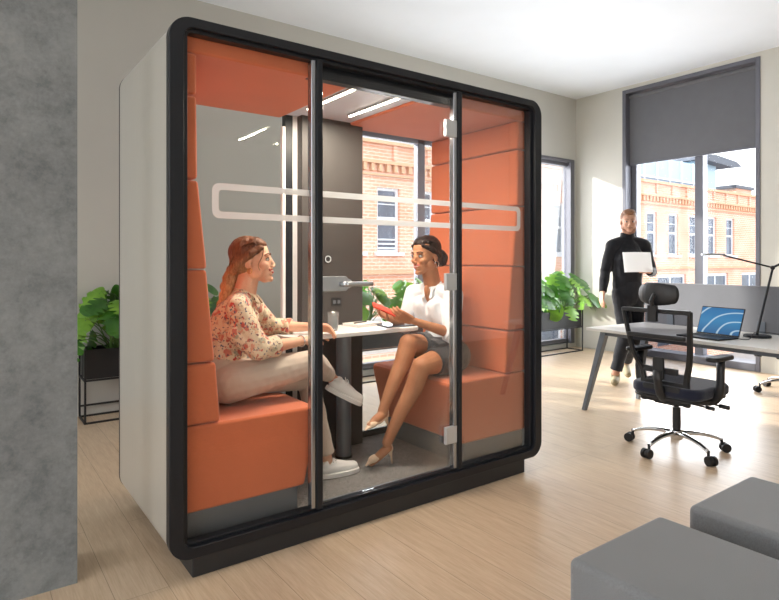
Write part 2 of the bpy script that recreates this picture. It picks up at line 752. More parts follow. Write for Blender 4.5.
# ---- rounded solids for bodies: every limb, head and garment is grown as one welded surface
def ell(bm, c, r, rot=None, n=14):
    mat = Matrix.Translation(Vector(c)) @ (rot.to_4x4() if rot else Matrix.Identity(4)) @ Matrix.Diagonal((r[0], r[1], r[2], 1))
    bmesh.ops.create_uvsphere(bm, u_segments=n * 2, v_segments=n, radius=1, matrix=mat)


def cone(bm, p0, r0, p1, r1, n=16, flat=None, caps=(True, True), sq=1.0, sqdir=None):
    """tapered limb; caps False = cut flat; sq squashes it along sqdir"""
    p0, p1 = Vector(p0), Vector(p1)
    d = (p1 - p0)
    L = d.length
    if L < 1e-6:
        return
    dn = d / L
    if sqdir is not None:
        b = (Vector(sqdir) - dn * Vector(sqdir).dot(dn)).normalized()
        a = dn.cross(b)
    else:
        a, b = frame_of(d)
    rings = []
    st = []
    if caps[0]:
        for k in range(1, 5):
            t = PI / 2 * k / 5
            st.append((-r0 * math.cos(t), r0 * math.sin(t)))
    st.append((0, r0))
    st.append((L, r1))
    if caps[1]:
        for k in range(4, 0, -1):
            t = PI / 2 * k / 5
            st.append((L + r1 * math.cos(t), r1 * math.sin(t)))
    for s, r in st:
        rings.append([bm.verts.new(p0 + dn * s + a * r * math.cos(t) + b * r * sq * math.sin(t)) for t in [2 * PI * k / n for k in range(n)]])
    for r0_, r1_ in zip(rings, rings[1:]):
        for k in range(n):
            bm.faces.new([r0_[k], r0_[(k + 1) % n], r1_[(k + 1) % n], r1_[k]])
    bm.faces.new(rings[0][::-1])
    bm.faces.new(rings[-1])


def chain(bm, pts, rads, caps=(True, True), sq=1.0, sqdir=None):
    m = len(pts) - 1
    for i in range(m):
        cone(bm, pts[i], rads[i], pts[i + 1], rads[i + 1], caps=(caps[0] if i == 0 else True, caps[1] if i == m - 1 else True), sq=sq, sqdir=sqdir)


def weld(name, bm, mat, parent, voxel=.004, smooth=5, fac=.5, wrinkle=0, wscale=14, stretch=(1, 1, 1)):
    bmesh.ops.recalc_face_normals(bm, faces=bm.faces)
    me = bpy.data.meshes.new(name + '_tmp')
    bm.to_mesh(me)
    bm.free()
    o = bpy.data.objects.new(name + '_tmp', me)
    COL.objects.link(o)
    m = o.modifiers.new('r', 'REMESH')
    m.mode = 'VOXEL'
    m.voxel_size = voxel
    if smooth:
        s = o.modifiers.new('s', 'SMOOTH')
        s.factor = fac
        s.iterations = smooth
    dg = bpy.context.evaluated_depsgraph_get()
    dg.update()
    me2 = bpy.data.meshes.new_from_object(o.evaluated_get(dg))
    bpy.data.objects.remove(o)
    bpy.data.meshes.remove(me)
    me2.name = name
    if wrinkle:
        nrm = [v.normal.copy() for v in me2.vertices]
        for v, nn in zip(me2.vertices, nrm):
            q = Vector((v.co.x * stretch[0], v.co.y * stretch[1], v.co.z * stretch[2])) * wscale
            v.co += nn * wrinkle * (noise.noise(q) + .5 * noise.noise(q * 2.3))
    me2.polygons.foreach_set('use_smooth', [True] * len(me2.polygons))
    return obj(name, me2, mat, parent, smooth=True)


# ------------------------------------------------------------------ setting
ZC = 3.65
YB = 2.994
XR = 6.68
o = obj('floor', box(B(), -4, 6.95, -4.2, 3.2, -.2, 0), 'oak_floor', kind='structure')
o = obj('ceiling', box(B(), -4, 6.95, -4.2, 3.2, ZC, ZC + .2), 'ceiling_paint', kind='structure')

WX0, WX1, WZ0, WZ1 = 2.3, 6.62, .06, 2.72
b = B()
box(b, -4, WX0, YB, YB + .2, 0, ZC)
box(b, WX0, WX1, YB, YB + .2, WZ1, ZC)
box(b, WX0, WX1, YB, YB + .2, 0, WZ0)
box(b, WX1, 6.95, YB, YB + .2, 0, ZC)
obj('wall_back', b, 'wall_paint_back', kind='structure')
RY0, RY1, RZ1 = .52, 2.24, 3.60
b = B()
box(b, XR, XR + .27, RY1, YB, 0, ZC)
box(b, XR, XR + .27, -4.2, RY0, 0, ZC)
box(b, XR, XR + .27, RY0, RY1, RZ1, ZC)
box(b, XR, XR + .27, RY0, RY1, 0, .05)
obj('wall_right', b, 'wall_paint', kind='structure')
obj('wall_front_unseen', box(B(), -4, 6.95, -4.4, -4.2, 0, ZC), 'wall_paint', kind='structure')  # unseen wall behind the camera, added to cut the light from the front
# freestanding concrete wall at the picture's left edge
obj('wall_concrete', box(B(), -2.6, -.286, .24, .50, 0, ZC), 'concrete', kind='structure')

# back window: frame with four panes
b = B()
fy0, fy1 = YB + .03, YB + .11
t = .07
box(b, WX0, WX1, fy0, fy1, WZ1 - t, WZ1)
box(b, WX0, WX1, fy0, fy1, WZ0, WZ0 + t)
box(b, WX0, WX1, YB - .02, YB + .03, WZ1 - .02, WZ1 + .025)
for x in (WX0, 3.70, 5.15):
    box(b, x, x + .11, fy0, fy1, WZ0, WZ1)
box(b, WX1 - .09, WX1, fy0 - .05, fy1, WZ0, WZ1)
box(b, 5.83, 5.9, fy0, fy1, WZ0, WZ1)
w1 = obj('window_1', b, 'window_metal', kind='structure', bevel=.006, segs=2)
for xa, xb in ((WX0 + .11, 3.70), (3.81, 5.15), (5.26, 5.83), (5.9, WX1 - .09)):
    obj('window_pane', box(B(), xa, xb, fy0 + .03, fy0 + .042, WZ0 + t, WZ1 - t), 'window_glass', w1)

# right window: deep dark reveal, mullion and blind
b = B()
fx0, fx1 = XR + .14, XR + .24
box(b, XR - .01, fx1, RY0, RY0 + .05, .0, RZ1)
box(b, XR - .01, fx1, RY1 - .05, RY1, .0, RZ1)
box(b, XR - .01, fx1, RY0 + .05, RY1 - .05, RZ1 - .05, RZ1)
box(b, XR - .01, fx1, RY0 + .05, RY1 - .05, .0, .09)
box(b, XR + .12, fx1, 1.22, 1.32, .09, RZ1 - .05)
box(b, fx0, fx1, RY0 + .05, RY0 + .09, .09, RZ1 - .05)
box(b, fx0, fx1, RY1 - .12, RY1 - .05, .09, RZ1 - .05)
w2 = obj('window_2', b, 'window_metal', kind='structure', bevel=.006, segs=2)
for ya, yb in ((RY0 + .09, 1.22), (1.32, RY1 - .12)):
    obj('window_pane', box(B(), fx0 + .03, fx0 + .042, ya, yb, .09, RZ1 - .05), 'window_glass', w2)
bl = thing('roller_blind', 'grey roller blind pulled partway down over the tall right window', 'blind', (XR + .08, 1.38, RZ1 - .05))
obj('blind_fabric', box(B(), XR + .085, XR + .09, RY0 + .055, RY1 - .055, 2.60, RZ1 - .06), 'blind', bl)
b = B()
tube(b, [(XR + .09, RY0 + .055, RZ1 - .085), (XR + .09, RY1 - .055, RZ1 - .085)], .03, 12)
obj('roller_tube', b, 'blind', bl, smooth=False)
obj('bottom_bar', box(B(), XR + .08, XR + .096, RY0 + .055, RY1 - .055, 2.575, 2.60), 'window_metal', bl, bevel=.003)

# ------------------------------------------------------------------ outdoors
FY = 13.0
obj('ground_street', box(B(), -30, 90, 3.3, 60, -4.2, -4.0), 'street', kind='structure')
bd = thing('brick_building', 'long pale red brick building across the street seen through the windows', 'building', (25, FY, -4.0))
wins = [(4.6, .9), (6.1, .9), (7.6, .9), (9.09, .9), (10.55, .9), (12.05, .9), (13.6, .9), (15.2, .9), (17.5, .9), (19.2, .9), (20.9, .9), (22.6, .9),
        (24.3, .85), (26.35, .9), (28.35, .95), (30.4, .9), (32.42, .95), (34.55, 1.0), (38.4, 1.0), (40.6, 1.0), (44, 1.0), (46.3, 1.0)]
b = B()
z0w, z1w = 1.52, 3.62
low = [(26.85, 29.6), (31.6, 34.3), (36, 38.5), (12, 14.5), (17, 19.5)]
xprev = -2.0
for cx, w in wins:
    box(b, xprev, cx - w / 2, FY, FY + .5, .9, 4.4)
    box(b, cx - w / 2, cx + w / 2, FY, FY + .5, .9, z0w)
    box(b, cx - w / 2, cx + w / 2, FY, FY + .5, z1w, 4.4)
    xprev = cx + w / 2
box(b, xprev, 60, FY, FY + .5, .9, 4.4)
xprev = -2.0
for xa, xb in sorted(low):
    box(b, xprev, xa, FY, FY + .5, -4, .9)
    box(b, xa, xb, FY, FY + .5, -4, -3)
    box(b, xa, xb, FY, FY + .5, .55, .9)
    xprev = xb
box(b, xprev, 60, FY, FY + .5, -4, .9)
obj('brick_wall', b, 'brick', bd)
b = B()
box(b, -2, 60, FY, FY + .45, 4.4, 5.0)
x = 2.0
while x < 50:
    box(b, x, x + .16, FY - .09, FY + .02, 4.52, 5.02)
    x += 1.45
obj('parapet', b, 'brick', bd)
obj('roof', box(B(), -2, 60, FY + .5, FY + 7, 4.2, 4.4), 'roof_dark', bd)
b = B()
box(b, -2, 60, FY - .14, FY + .5, 5.0, 5.13)
box(b, -2, 60, FY - .16, FY, 4.36, 4.46)
box(b, -2, 60, FY - .10, FY, 3.98, 4.04)
x = 2.0
while x < 50:
    box(b, x, x + .13, FY - .13, FY, 4.12, 4.36)
    x += .30
box(b, -2, 60, FY - .12, FY, .82, .95)
obj('cornice', b, 'stone_trim', bd)
for cx, w in wins:
    if cx < 7 or cx > 42:
        continue
    b = B()
    xa, xb = cx - w / 2, cx + w / 2
    y0, y1 = FY + .10, FY + .18
    f = .09
    box(b, xa, xa + f, y0, y1, z0w, z1w)
    box(b, xb - f, xb, y0, y1, z0w, z1w)
    box(b, xa + f, xb - f, y0, y1, z1w - f, z1w)
    box(b, xa + f, xb - f, y0, y1, z0w, z0w + f)
    box(b, xa + f, xb - f, y0, y1, 2.58, 2.68)
    box(b, xa + f, xb - f, y0 + .02, y1, 3.08, 3.11)
    box(b, xa - .1, xb + .1, FY - .14, FY + .1, z0w - .1, z0w)
    if cx < 14:
        k = z0w + .12
        while k < 2.0:
            box(b, xa + f, xb - f, y0 - .03, y0, k, k + .05)
            k += .14
    w = obj('window', b, 'window_white', bd)
    obj('window_glass', box(B(), xa + f, xb - f, y0 + .04, y0 + .05, z0w + f, z1w - f), 'pane_dark', w)
for xa, xb in low:
    b = B()
    box(b, xa, xb, FY + .1, FY + .18, .4, .55)
    box(b, xa, xa + .1, FY + .1, FY + .18, -3, .4)
    box(b, xb - .1, xb, FY + .1, FY + .18, -3, .4)
    box(b, (xa + xb) / 2 - .05, (xa + xb) / 2 + .05, FY + .1, FY + .18, -3, .4)
    w = obj('shop_window', b, 'window_white', bd)
    obj('shop_glass', box(B(), xa + .1, xb - .1, FY + .14, FY + .15, -3, .4), 'pane_dark', w)
pt = thing('rooftop_penthouse', 'pale blue glazed penthouse on the brick building roof', 'penthouse', (30.7, 16, 5.0))
obj('body', box(B(), 27.2, 34.2, 14.8, 18, 4.4, 6.9), 'pent_blue', pt)
b = B()
for x in (27.4, 28.6, 29.9, 31.2, 32.5, 33.8):
    box(b, x, x + .12, 14.72, 14.8, 4.6, 6.9)
box(b, 27.2, 34.2, 14.7, 14.8, 5.7, 5.8)
obj('glazing_bar', b, 'window_white', pt)
box_t = thing('rooftop_tower', 'slim rooftop stair tower with a dark overhanging canopy', 'tower', (36.5, 16, 5.0))
b = B()
box(b, 34.7, 37.2, 15, 17, 4.4, 7.2)
obj('shaft', b, 'pent_blue', box_t)
b = B()
prism(b, [(34.3, 7.2), (38.2, 7.05), (39.4, 7.2), (38.6, 7.45), (36, 7.6), (34.3, 7.5)], 14.4, 17.4)
obj('canopy', b, 'roof_dark', box_t)
ch = thing('chimney_stack', 'squat brick chimney stack with dark cap on the roof', 'chimney', (41, 15.6, 5.0))
obj('stack', box(B(), 39.9, 42.2, 15, 16.2, 4.4, 5.95), 'brick', ch)
obj('cap', box(B(), 39.7, 42.4, 14.9, 16.3, 5.95, 6.15), 'roof_dark', ch)
# balcony with a railing outside the back window
ob = B()
box(ob, 2.0, 6.9, 3.25, 4.4, -.35, -.1)
obj('balcony_slab', ob, 'shop_stone', kind='structure')
rl = thing('balcony_railing', 'low white slatted railing outside the back window', 'railing', (4.3, 4.3, -.1))
for k in range(5):
    obj('rail', box(B(), 2.1, 6.8, 4.28, 4.32, -.02 + k * .11, .035 + k * .11), 'window_white', rl)
for x in (2.1, 3.3, 4.5, 5.7, 6.75):
    obj('post', box(B(), x, x + .05, 4.24, 4.28, -.1, .5), 'grey_metal', rl)

# ------------------------------------------------------------------ meeting booth
W, D, H, ZF = 2.233, .92, 2.25, .077
IX0, IX1, IZ0, IZ1 = .078, 2.150, .135, 2.195
CARPET = .092
bo = thing('meeting_booth', 'large glass-fronted meeting booth with black rounded frame and grey sides', 'booth', (W / 2, D / 2, 0))
N = 10
b = B()
ring(b, rrect(0, W, ZF, H, .088, N), rrect(.058, W - .06, ZF + .045, H - .04, .045, N), 0.0, .045)
obj('front_frame', b, 'black_metal', bo, bevel=.004, segs=2)
b = B()
ring(b, rrect(.05, W - .05, ZF + .038, H - .034, .05, N), rrect(IX0, IX1, IZ0, IZ1, .012, N), .022, .07)
obj('inner_frame', b, 'black_metal', bo, bevel=.003, segs=2)
b = B()
ring(b, rrect(.004, W - .004, ZF + .004, H - .004, .085, N), rrect(.05, W - .05, ZF + .013, H - .034, .05, N), .045, D - .02)
obj('outer_shell', b, 'shell_coat', bo, smooth=False, bevel=.0015, segs=1)
b = B()
ring(b, rrect(0.003, W - .003, ZF + .003, H - .003, .086, N), rrect(.078, W - .078, IZ0, IZ1, .03, N), D - .02, D)
obj('rear_frame', b, 'black_metal', bo, bevel=.003, segs=2)
obj('plinth', box(B(), .092, 2.08, .004, .89, 0, ZF + .012), 'plinth_metal', bo, bevel=.004)
obj('carpet', box(B(), .05, W - .05, .07, D - .02, ZF + .013, CARPET), 'carpet_grey', bo)
# posts beside the door
for xa, xb in ((.664, .696), (1.545, 1.575)):
    obj('door_post', box(B(), xa, xb, 0.012, .065, IZ0 - .01, IZ1 + .01), 'black_metal', bo, bevel=.004)
for xa, xb in ((.640, .664), (1.520, 1.545)):
    obj('edge_profile', box(B(), xa, xb, .020, .060, IZ0 - .005, IZ1 + .005), 'dark_steel', bo, bevel=.006, segs=4)
# fixed panes
obj('fixed_pane', box(B(), IX0 - .01, .645, .044, .052, IZ0 - .01, IZ1 + .01), 'booth_glass', bo)
obj('fixed_pane', box(B(), 1.560, IX1 + .01, .044, .052, IZ0 - .01, IZ1 + .01), 'booth_glass', bo)
door = obj('glass_door', box(B(), .700, 1.512, .040, .048, IZ0 + .006, IZ1 - .03), 'booth_glass', bo)
b = B()
box(b, .66, 1.56, .072, .125, 2.135, 2.215)
obj('door_header', b, 'black_metal', bo, bevel=.003)
b = B()
box(b, .70, 1.51, .052, .066, IZ0 - .01, IZ0 + .006)
obj('threshold', b, 'leg_metal', bo)
for z in (1.996, 1.158, .321):
    b = B()
    box(b, 1.462, 1.543, .018, .040, z - .047, z + .047)
    obj('hinge', b, 'hinge_metal', door, bevel=.004)
b = B()
prism(b, rrect(.692, .838, 1.128, 1.200, .016, 6), .020, .038)
prism(b, [(.82, 1.13), (.86, 1.148), (.86, 1.18), (.82, 1.198)], .022, .036)
hd = obj('lock_case', b, 'alu', door, bevel=.004)
b = B()
tube(b, [(.80, .02, 1.163), (.80, -.028, 1.163)], .012, 14)
tube(b, bezier([(.80, -.026, 1.163), (.83, -.034, 1.165), (.88, -.03, 1.163), (.945, -.028, 1.162)], 8), [.012] * 3 + [.011] * 6, 12)
obj('lever', b, 'alu', door, smooth=True)
# frosted band running over the three panes (outline of a long rounded rectangle)
bo_out = rrect(.185, 2.085, 1.452, 1.600, .032, 6)
bo_in = rrect(.213, 2.057, 1.480, 1.572, .016, 6)
bm_full = B()
ring(bm_full, bo_out, bo_in, .0425, .0437)
for nm, xa, xb in (('frosted_band', .08, .640), ('frosted_band', .702, 1.51), ('frosted_band', 1.576, 2.2)):
    c = bm_full.copy()
    for px, no in ((xa, (-1, 0, 0)), (xb, (1, 0, 0))):
        bmesh.ops.bisect_plane(c, geom=c.verts[:] + c.edges[:] + c.faces[:], plane_co=(px, 0, 0), plane_no=no, clear_outer=True)
    for v in c.verts:
        if xa == .702:
            v.co.y -= .004
    obj(nm, c, 'frost_band', door if xa == .702 else bo)
bm_full.free()


# padding
def pad_profile(pts, y0, y1, name, parent, bev=.014, mat='orange_fabric'):
    b = B()
    prism(b, pts, y0, y1)
    return obj(name, b, mat, parent, bevel=bev, segs=3)


def mirror(pts):
    return [(W - x, z) for x, z in pts][::-1]


PY0, PY1 = .078, D - .022
upper = [[(.052, 1.240), (.178, 1.240), (.140, 1.608), (.052, 1.608)],
         [(.052, 1.614), (.138, 1.614), (.134, 1.958), (.052, 1.958)],
         [(.052, 1.964), (.134, 1.964), (.134, 2.135), (.052, 2.135)]]
for p in upper:
    pad_profile(p, PY0, PY1, 'wall_pad', bo)
    pad_profile(mirror(p), PY0, PY1, 'wall_pad', bo)
obj('ceiling_pad', box(B(), .052, .905, PY0, PY1, 2.137, 2.212), 'orange_fabric', bo, bevel=.014)
obj('ceiling_pad', box(B(), 1.345, W - .052, PY0, PY1, 2.137, 2.212), 'orange_fabric', bo, bevel=.014)
obj('ceiling_panel', box(B(), .905, 1.345, .126, PY1, 2.152, 2.212), 'booth_ceiling', bo)
for x in (.945, 1.225):
    b = B()
    box(b, x - .012, x + .012, .128, .625, 2.140, 2.152)
    lf = obj('light_fitting', b, 'alu', bo)
    al = area('strip_lamp', (x, .355, 2.132), (x, .355, 1.0), .016, .45, 12, (1, .88, .72))
    obj('light_strip', box(B(), x - .0065, x + .0065, .130, .620, 2.135, 2.140), 'strip_light', lf)
# rear wall
obj('rear_panel', box(B(), 1.0, 1.440, .80, .90, CARPET, 2.18), 'panel_taupe', bo, bevel=.004)
obj('rear_post', box(B(), .918, .966, .855, .90, CARPET, 2.18), 'black_metal', bo)
obj('rear_edge', box(B(), .966, 1.0, .86, .895, CARPET, 2.18), 'satin_white', bo)
obj('rear_edge', box(B(), .897, .918, .85, .88, CARPET, 2.08), 'satin_white', bo, bevel=.004)
obj('rear_pane', box(B(), .07, .90, .884, .892, CARPET, 2.19), 'rear_glass', bo)
obj('rear_pane', box(B(), 1.440, 2.16, .884, .892, CARPET, 2.19), 'rear_glass', bo)
# controls on the rear panel
b = B()
tube(b, [(1.178, .794, 1.283), (1.178, .802, 1.283)], .026, 24)
bt = obj('fan_button', b, 'dark_plastic', bo)
b = B()
for k in range(24):
    a0, a1 = 2 * PI * k / 24, 2 * PI * (k + 1) / 24
    vs = [b.verts.new((1.178 + r * math.cos(a), .7925, 1.283 + r * math.sin(a))) for r, a in ((.017, a0), (.021, a0), (.021, a1), (.017, a1))]
    b.faces.new(vs)
obj('light_ring', b, 'button_ring', bt)
b = B()
box(b, 1.205, 1.275, .794, .802, .990, 1.040)
sk = obj('socket_panel', b, 'dark_plastic', bo, bevel=.003)
b = B()
box(b, 1.214, 1.234, .792, .795, 1.004, 1.026)
box(b, 1.246, 1.266, .792, .795, 1.004, 1.026)
obj('socket', b, 'grey_metal', sk)


# upholstered benches
def bench(side, label):
    f = (lambda p: p) if side == 'l' else mirror
    r = thing('booth_bench', label, 'bench', (.35 if side == 'l' else W - .35, .46, CARPET), 0, 'orange benches inside the booth')
    e = .025 if side == 'l' else -.035
    pad_profile(f([(.055, .225), (.615 + e, .225), (.695 + e, .565), (.675 + e, .585), (.055, .585)]), .085, PY1 - .01, 'seat', r, .022)
    pad_profile(f([(.055, .588), (.238, .588), (.218, .842), (.055, .842)]), .085, PY1 - .01, 'backrest_cushion', r, .014)
    pad_profile(f([(.055, .847), (.214, .847), (.178, 1.236), (.055, 1.236)]), .085, PY1 - .01, 'backrest_cushion', r, .014)
    pad_profile(f([(.055, CARPET + .001), (.59 + e, CARPET + .001), (.59 + e, .225), (.055, .225)]), .11, PY1 - .03, 'plinth', r, .004, 'grey_metal')
    return r


bench('l', 'orange upholstered booth bench on which the woman in the floral blouse sits')
bench('r', 'orange upholstered booth bench on which the woman in the grey skirt sits')

# table
tb = thing('booth_table', 'small white table with rounded corners on a grey column inside the booth', 'table', (1.2, .62, CARPET))
b = B()
prism(b, rrect(.735, 1.645, .42, .797, .10, 8), .847, .870, 'z')
obj('tabletop', b, 'table_white', tb, bevel=.004)
b = B()
cyl(b, (1.205, .655), .046, CARPET + .012, .847, 28)
obj('leg', b, 'leg_metal', tb, smooth=False, bevel=.002)
b = B()
cyl(b, (1.205, .655), .052, CARPET, CARPET + .012, 28)
obj('foot', b, 'dark_plastic', tb)
obj('bracket', box(B(), 1.1, 1.32, .60, .795, .825, .846), 'leg_metal', tb)

gt = thing('water_glass', 'clear glass tumbler of water on the white booth table', 'glass', (1.075, .56, .8705))
b = B()
lathe(b, [(.026, 0), (.029, .02), (.033, .105), (.0305, .105), (.0265, .012)], (1.075, .56, .8705))
obj('tumbler', b, 'tumbler_glass', gt, smooth=True)
b = B()
lathe(b, [(.026, .013), (.0288, .072)], (1.075, .56, .8705))
obj('water', b, 'water', gt, smooth=True)


def rotbox(cx, cy, z0, z1, sx, sy, a):
    b = B()
    m = Matrix.Translation((cx, cy, 0)) @ Matrix.Rotation(a, 4, 'Z')
    box(b, -sx / 2, sx / 2, -sy / 2, sy / 2, z0, z1, m)
    return b


nb = thing('notebook', 'closed cream notebook lying on the booth table beside the glass', 'notebook', (1.36, .68, .8705))
obj('pages', rotbox(1.36, .68, .873, .885, .205, .142, .15), 'paper', nb)
obj('cover', rotbox(1.36, .68, .885, .888, .212, .148, .15), 'notebook', nb, bevel=.001)
obj('back_cover', rotbox(1.36, .68, .8705, .873, .212, .148, .15), 'notebook', nb, bevel=.001)
b = B()
tube(b, [(1.28, .655, .892), (1.40, .70, .892)], .004, 8)
tag(obj('pen', b, 'dark_plastic'), 'black pen lying across the cream notebook', 'pen')
tb2 = thing('tablet', 'thin dark grey tablet lying flat on the booth table', 'tablet', (1.52, .56, .8705))
obj('body', rotbox(1.515, .545, .8705, .878, .20, .15, -.12), 'tablet', tb2, bevel=.003)
obj('display', rotbox(1.515, .545, .878, .8785, .186, .136, -.12), 'pane_dark', tb2)

# ------------------------------------------------------------------ stools
def stool(x0, x1, y0, y1, label):
    r = thing('upholstered_stool', label, 'stool', ((x0 + x1) / 2, (y0 + y1) / 2, 0), 0, 'grey stools in the corner')
    b = B()
    box(b, x0, x1, y0, y1, .03, .458)
    obj('cushion', b, 'stool_fabric', r, bevel=.022, segs=4)
    for px in (x0 + .06, x1 - .06):
        for py in (y0 + .06, y1 - .06):
            b = B()
            cyl(b, (px, py), .018, 0, .032, 14)
            obj('foot', b, 'dark_plastic', r)


stool(.690, 1.160, -1.81, -1.345, 'grey fabric cube stool nearest the camera, lower of the two')
stool(1.305, 1.775, -1.83, -1.365, 'grey fabric cube stool behind and beyond the nearer one')


# ------------------------------------------------------------------ people
def headmat(c, facing, tilt=0, roll=0):
    """local x = face direction, z = up"""
    return Matrix.Translation(Vector(c)) @ Matrix.Rotation(facing, 4, 'Z') @ Matrix.Rotation(tilt, 4, 'Y') @ Matrix.Rotation(roll, 4, 'X')


def head_solid(bm, hm, male=False, smile=0):
    R = hm.to_3x3()

    def E(c, r, ry=0, rz=0):
        rr = R @ Matrix.Rotation(rz, 3, 'Z') @ Matrix.Rotation(ry, 3, 'Y')
        ell(bm, hm @ Vector(c), r, rr)
    jw = 1.12 if male else 1.0
    E((-.014, 0, .036), (.092, .073, .082))
    E((.022, 0, .0), (.064, .062, .080))
    E((.036, 0, -.045), (.048, .050 * jw, .055))
    E((.052, 0, -.086), (.030 * jw, .030 * jw, .024))
    E((.078, 0, -.093), (.014, .019 * jw, .015))
    for s in (-1, 1):
        E((.050, s * .034, -.022), (.032, .026, .026))
        E((.014, s * .052 * jw, -.055), (.035, .014, .030))
        E((.070, s * .024, .027), (.014, .022, .009))
        E((-.012, s * .075, -.006), (.017, .008, .030), .25)
        E((-.004, s * .078, -.024), (.009, .006, .011))
        E((.096, s * .010, -.030), (.009, .007, .007))
    cone(bm, hm @ Vector((.078, 0, .018)), .008, hm @ Vector((.0985, 0, -.020)), .0085)
    E((.0985, 0, -.025), (.0095, .0095, .0085))
    E((.083, 0, -.047), (.010, .020, .010))
    E((.080, 0, -.066), (.012, .022, .011))


def face_parts(parent, hm, lips, haircol, male=False, smile=False):
    R = hm.to_3x3()
    for s in (-1, 1):
        b = B()
        ell(b, hm @ Vector((.0715, s * .029, .006)), (.011, .0145, .0085), R)
        ey = obj('eye', b, 'eye_white', parent, smooth=True)
        b = B()
        ell(b, hm @ Vector((.0785, s * .029, .006)), (.0056, .0070, .0072), R)
        obj('iris', b, 'iris', ey, smooth=True)
        b = B()
        tube(b, [hm @ Vector(p) for p in ((.0765, s * .015, .0115), (.0825, s * .027, .0155), (.0765, s * .041, .0125), (.069, s * .047, .0085))], [.0012, .002, .002, .001], 6)
        obj('eyelashes', b, 'hair_dark', ey, smooth=True)
        b = B()
        tube(b, catmull([hm @ Vector(p) for p in ((.0845, s * .012, .028), (.0835, s * .026, .034), (.074, s * .041, .033), (.065, s * .049, .026))], 4),
             [.0022] * 5 + [.0030] * 4 + [.0026] * 3 + [.0012], 8)
        obj('eyebrow', b, haircol, parent, smooth=True)
    b = B()
    if smile:
        # upper lip, teeth, lower lip following a wide smile
        for z, zz, r in ((-.0485, -.042, .0030), (-.0625, -.046, .0038)):
            tube(b, catmull([hm @ Vector(p) for p in ((.078, -.0235, zz), (.0885, -.013, (z + zz) / 2), (.0935, 0, z), (.0885, .013, (z + zz) / 2), (.078, .0235, zz))], 4), [.0012] + [r] * 15 + [.0012], 8)
        obj('lips', b, lips, parent, smooth=True)
        b = B()
        ell(b, hm @ Vector((.0872, 0, -.0535)), (.0070, .019, .0060), R)
        obj('teeth', b, 'teeth', parent, smooth=True)
    else:
        ell(b, hm @ Vector((.0895, 0, -.052)), (.0055, .019, .0045), R)
        ell(b, hm @ Vector((.0885, 0, -.061)), (.0062, .016, .0052), R)
        obj('lips', b, lips, parent, smooth=True)


def hand(bm, w, d, n, thumb, curl=(.5, .6, .4), sc=1.0, tcurl=.5, spread=.0):
    w, d, n = Vector(w), Vector(d).normalized(), Vector(n)
    n = (n - d * n.dot(d)).normalized()
    s = d.cross(n) * thumb            # towards the thumb side
    for i in range(4):
        off = (.030 - .0195 * i) * sc
        base = w + d * (.086 - .004 * abs(i - 1)) * sc + s * off
        cone(bm, w + s * off * .55, .017 * sc, base, .0115 * sc)
        L = (.070, .078, .073, .056)[i] * sc
        ang = spread * (1.5 - i)
        dd = (d + s * ang).normalized()
        p = base
        r = .0088 * sc
        a = 0
        for seg, (fr, cu) in enumerate(zip((.45, .30, .25), curl)):
            a += cu
            dr = dd * math.cos(a) + n * math.sin(a)
            q = p + dr * L * fr
            cone(bm, p, r, q, r * .92)
            p = q
            r *= .92
    p = w + d * .018 * sc + s * .022 * sc
    q = p + (d * .62 + s * .62 + n * .35).normalized() * .045 * sc
    cone(bm, p, .0155 * sc, q, .0112 * sc)
    q2 = q + (d * (.85) + s * .25 + n * tcurl).normalized() * .032 * sc
    cone(bm, q, .0108 * sc, q2, .0095 * sc)
    q3 = q2 + (d * .9 - s * .1 + n * tcurl * 1.3).normalized() * .026 * sc
    cone(bm, q2, .0095 * sc, q3, .0080 * sc)


def strands(bm, hm, paths, r=.0016):
    for p in paths:
        tube(bm, [hm @ Vector(q) for q in p], [r * .8] + [r] * (len(p) - 2) + [r * .4], 5)


def shoe_mat(heel, toe, up=(0, 0, 1)):
    x = (Vector(toe) - Vector(heel)).normalized()
    z = Vector(up)
    z = (z - x * z.dot(x)).normalized()
    y = z.cross(x)
    m = Matrix((x, y, z)).transposed().to_4x4()
    return Matrix.Translation(Vector(heel)) @ m


def sneaker(parent, m, L=.25):
    k = L / .25
    b = B()
    R = m.to_3x3()

    def P(x, y, z):
        return m @ Vector((x * k, y, z))
    for (x0, x1, r0, r1, z0, z1) in ((.035, .09, .032, .034, .050, .048), (.09, .16, .034, .034, .046, .040), (.16, .215, .034, .030, .038, .034)):
        cone(b, P(x0, 0, z0), r0, P(x1, 0, z1), r1)
    cone(b, P(.045, 0, .060), .032, P(.030, 0, .088), .032, caps=(True, False))
    cone(b, P(.07, 0, .068), .026, P(.15, 0, .052), .026)
    up = weld('sneaker', b, 'shoe_white', parent, .0035, 4)
    b = B()
    out = []
    for i in range(32):
        a = 2 * PI * i / 32
        cx, sy = math.cos(a), math.sin(a)
        x = .125 + .127 * cx
        wd = .042 + .006 * cx
        out.append((x * k, wd * math.copysign(abs(sy) ** .75, sy)))
    prism(b, out, 0, .027, 'z', m)
    obj('sole', b, 'shoe_white', up, bevel=.005, segs=2)
    b = B()
    for i in range(5):
        x = .085 + i * .017
        z = .094 - i * .0055
        tube(b, [P(x, -.022, z - .012), P(x + .003, 0, z + .002), P(x, .022, z - .012)], .0028, 6)
    tube(b, catmull([P(.083, 0, .096), P(.085, -.022, .106), P(.098, -.03, .092), P(.088, -.006, .096)], 4), .0022, 6)
    tube(b, catmull([P(.083, 0, .096), P(.085, .022, .106), P(.098, .03, .092), P(.088, .006, .096)], 4), .0022, 6)
    obj('laces', b, 'shoe_white', up, smooth=True)


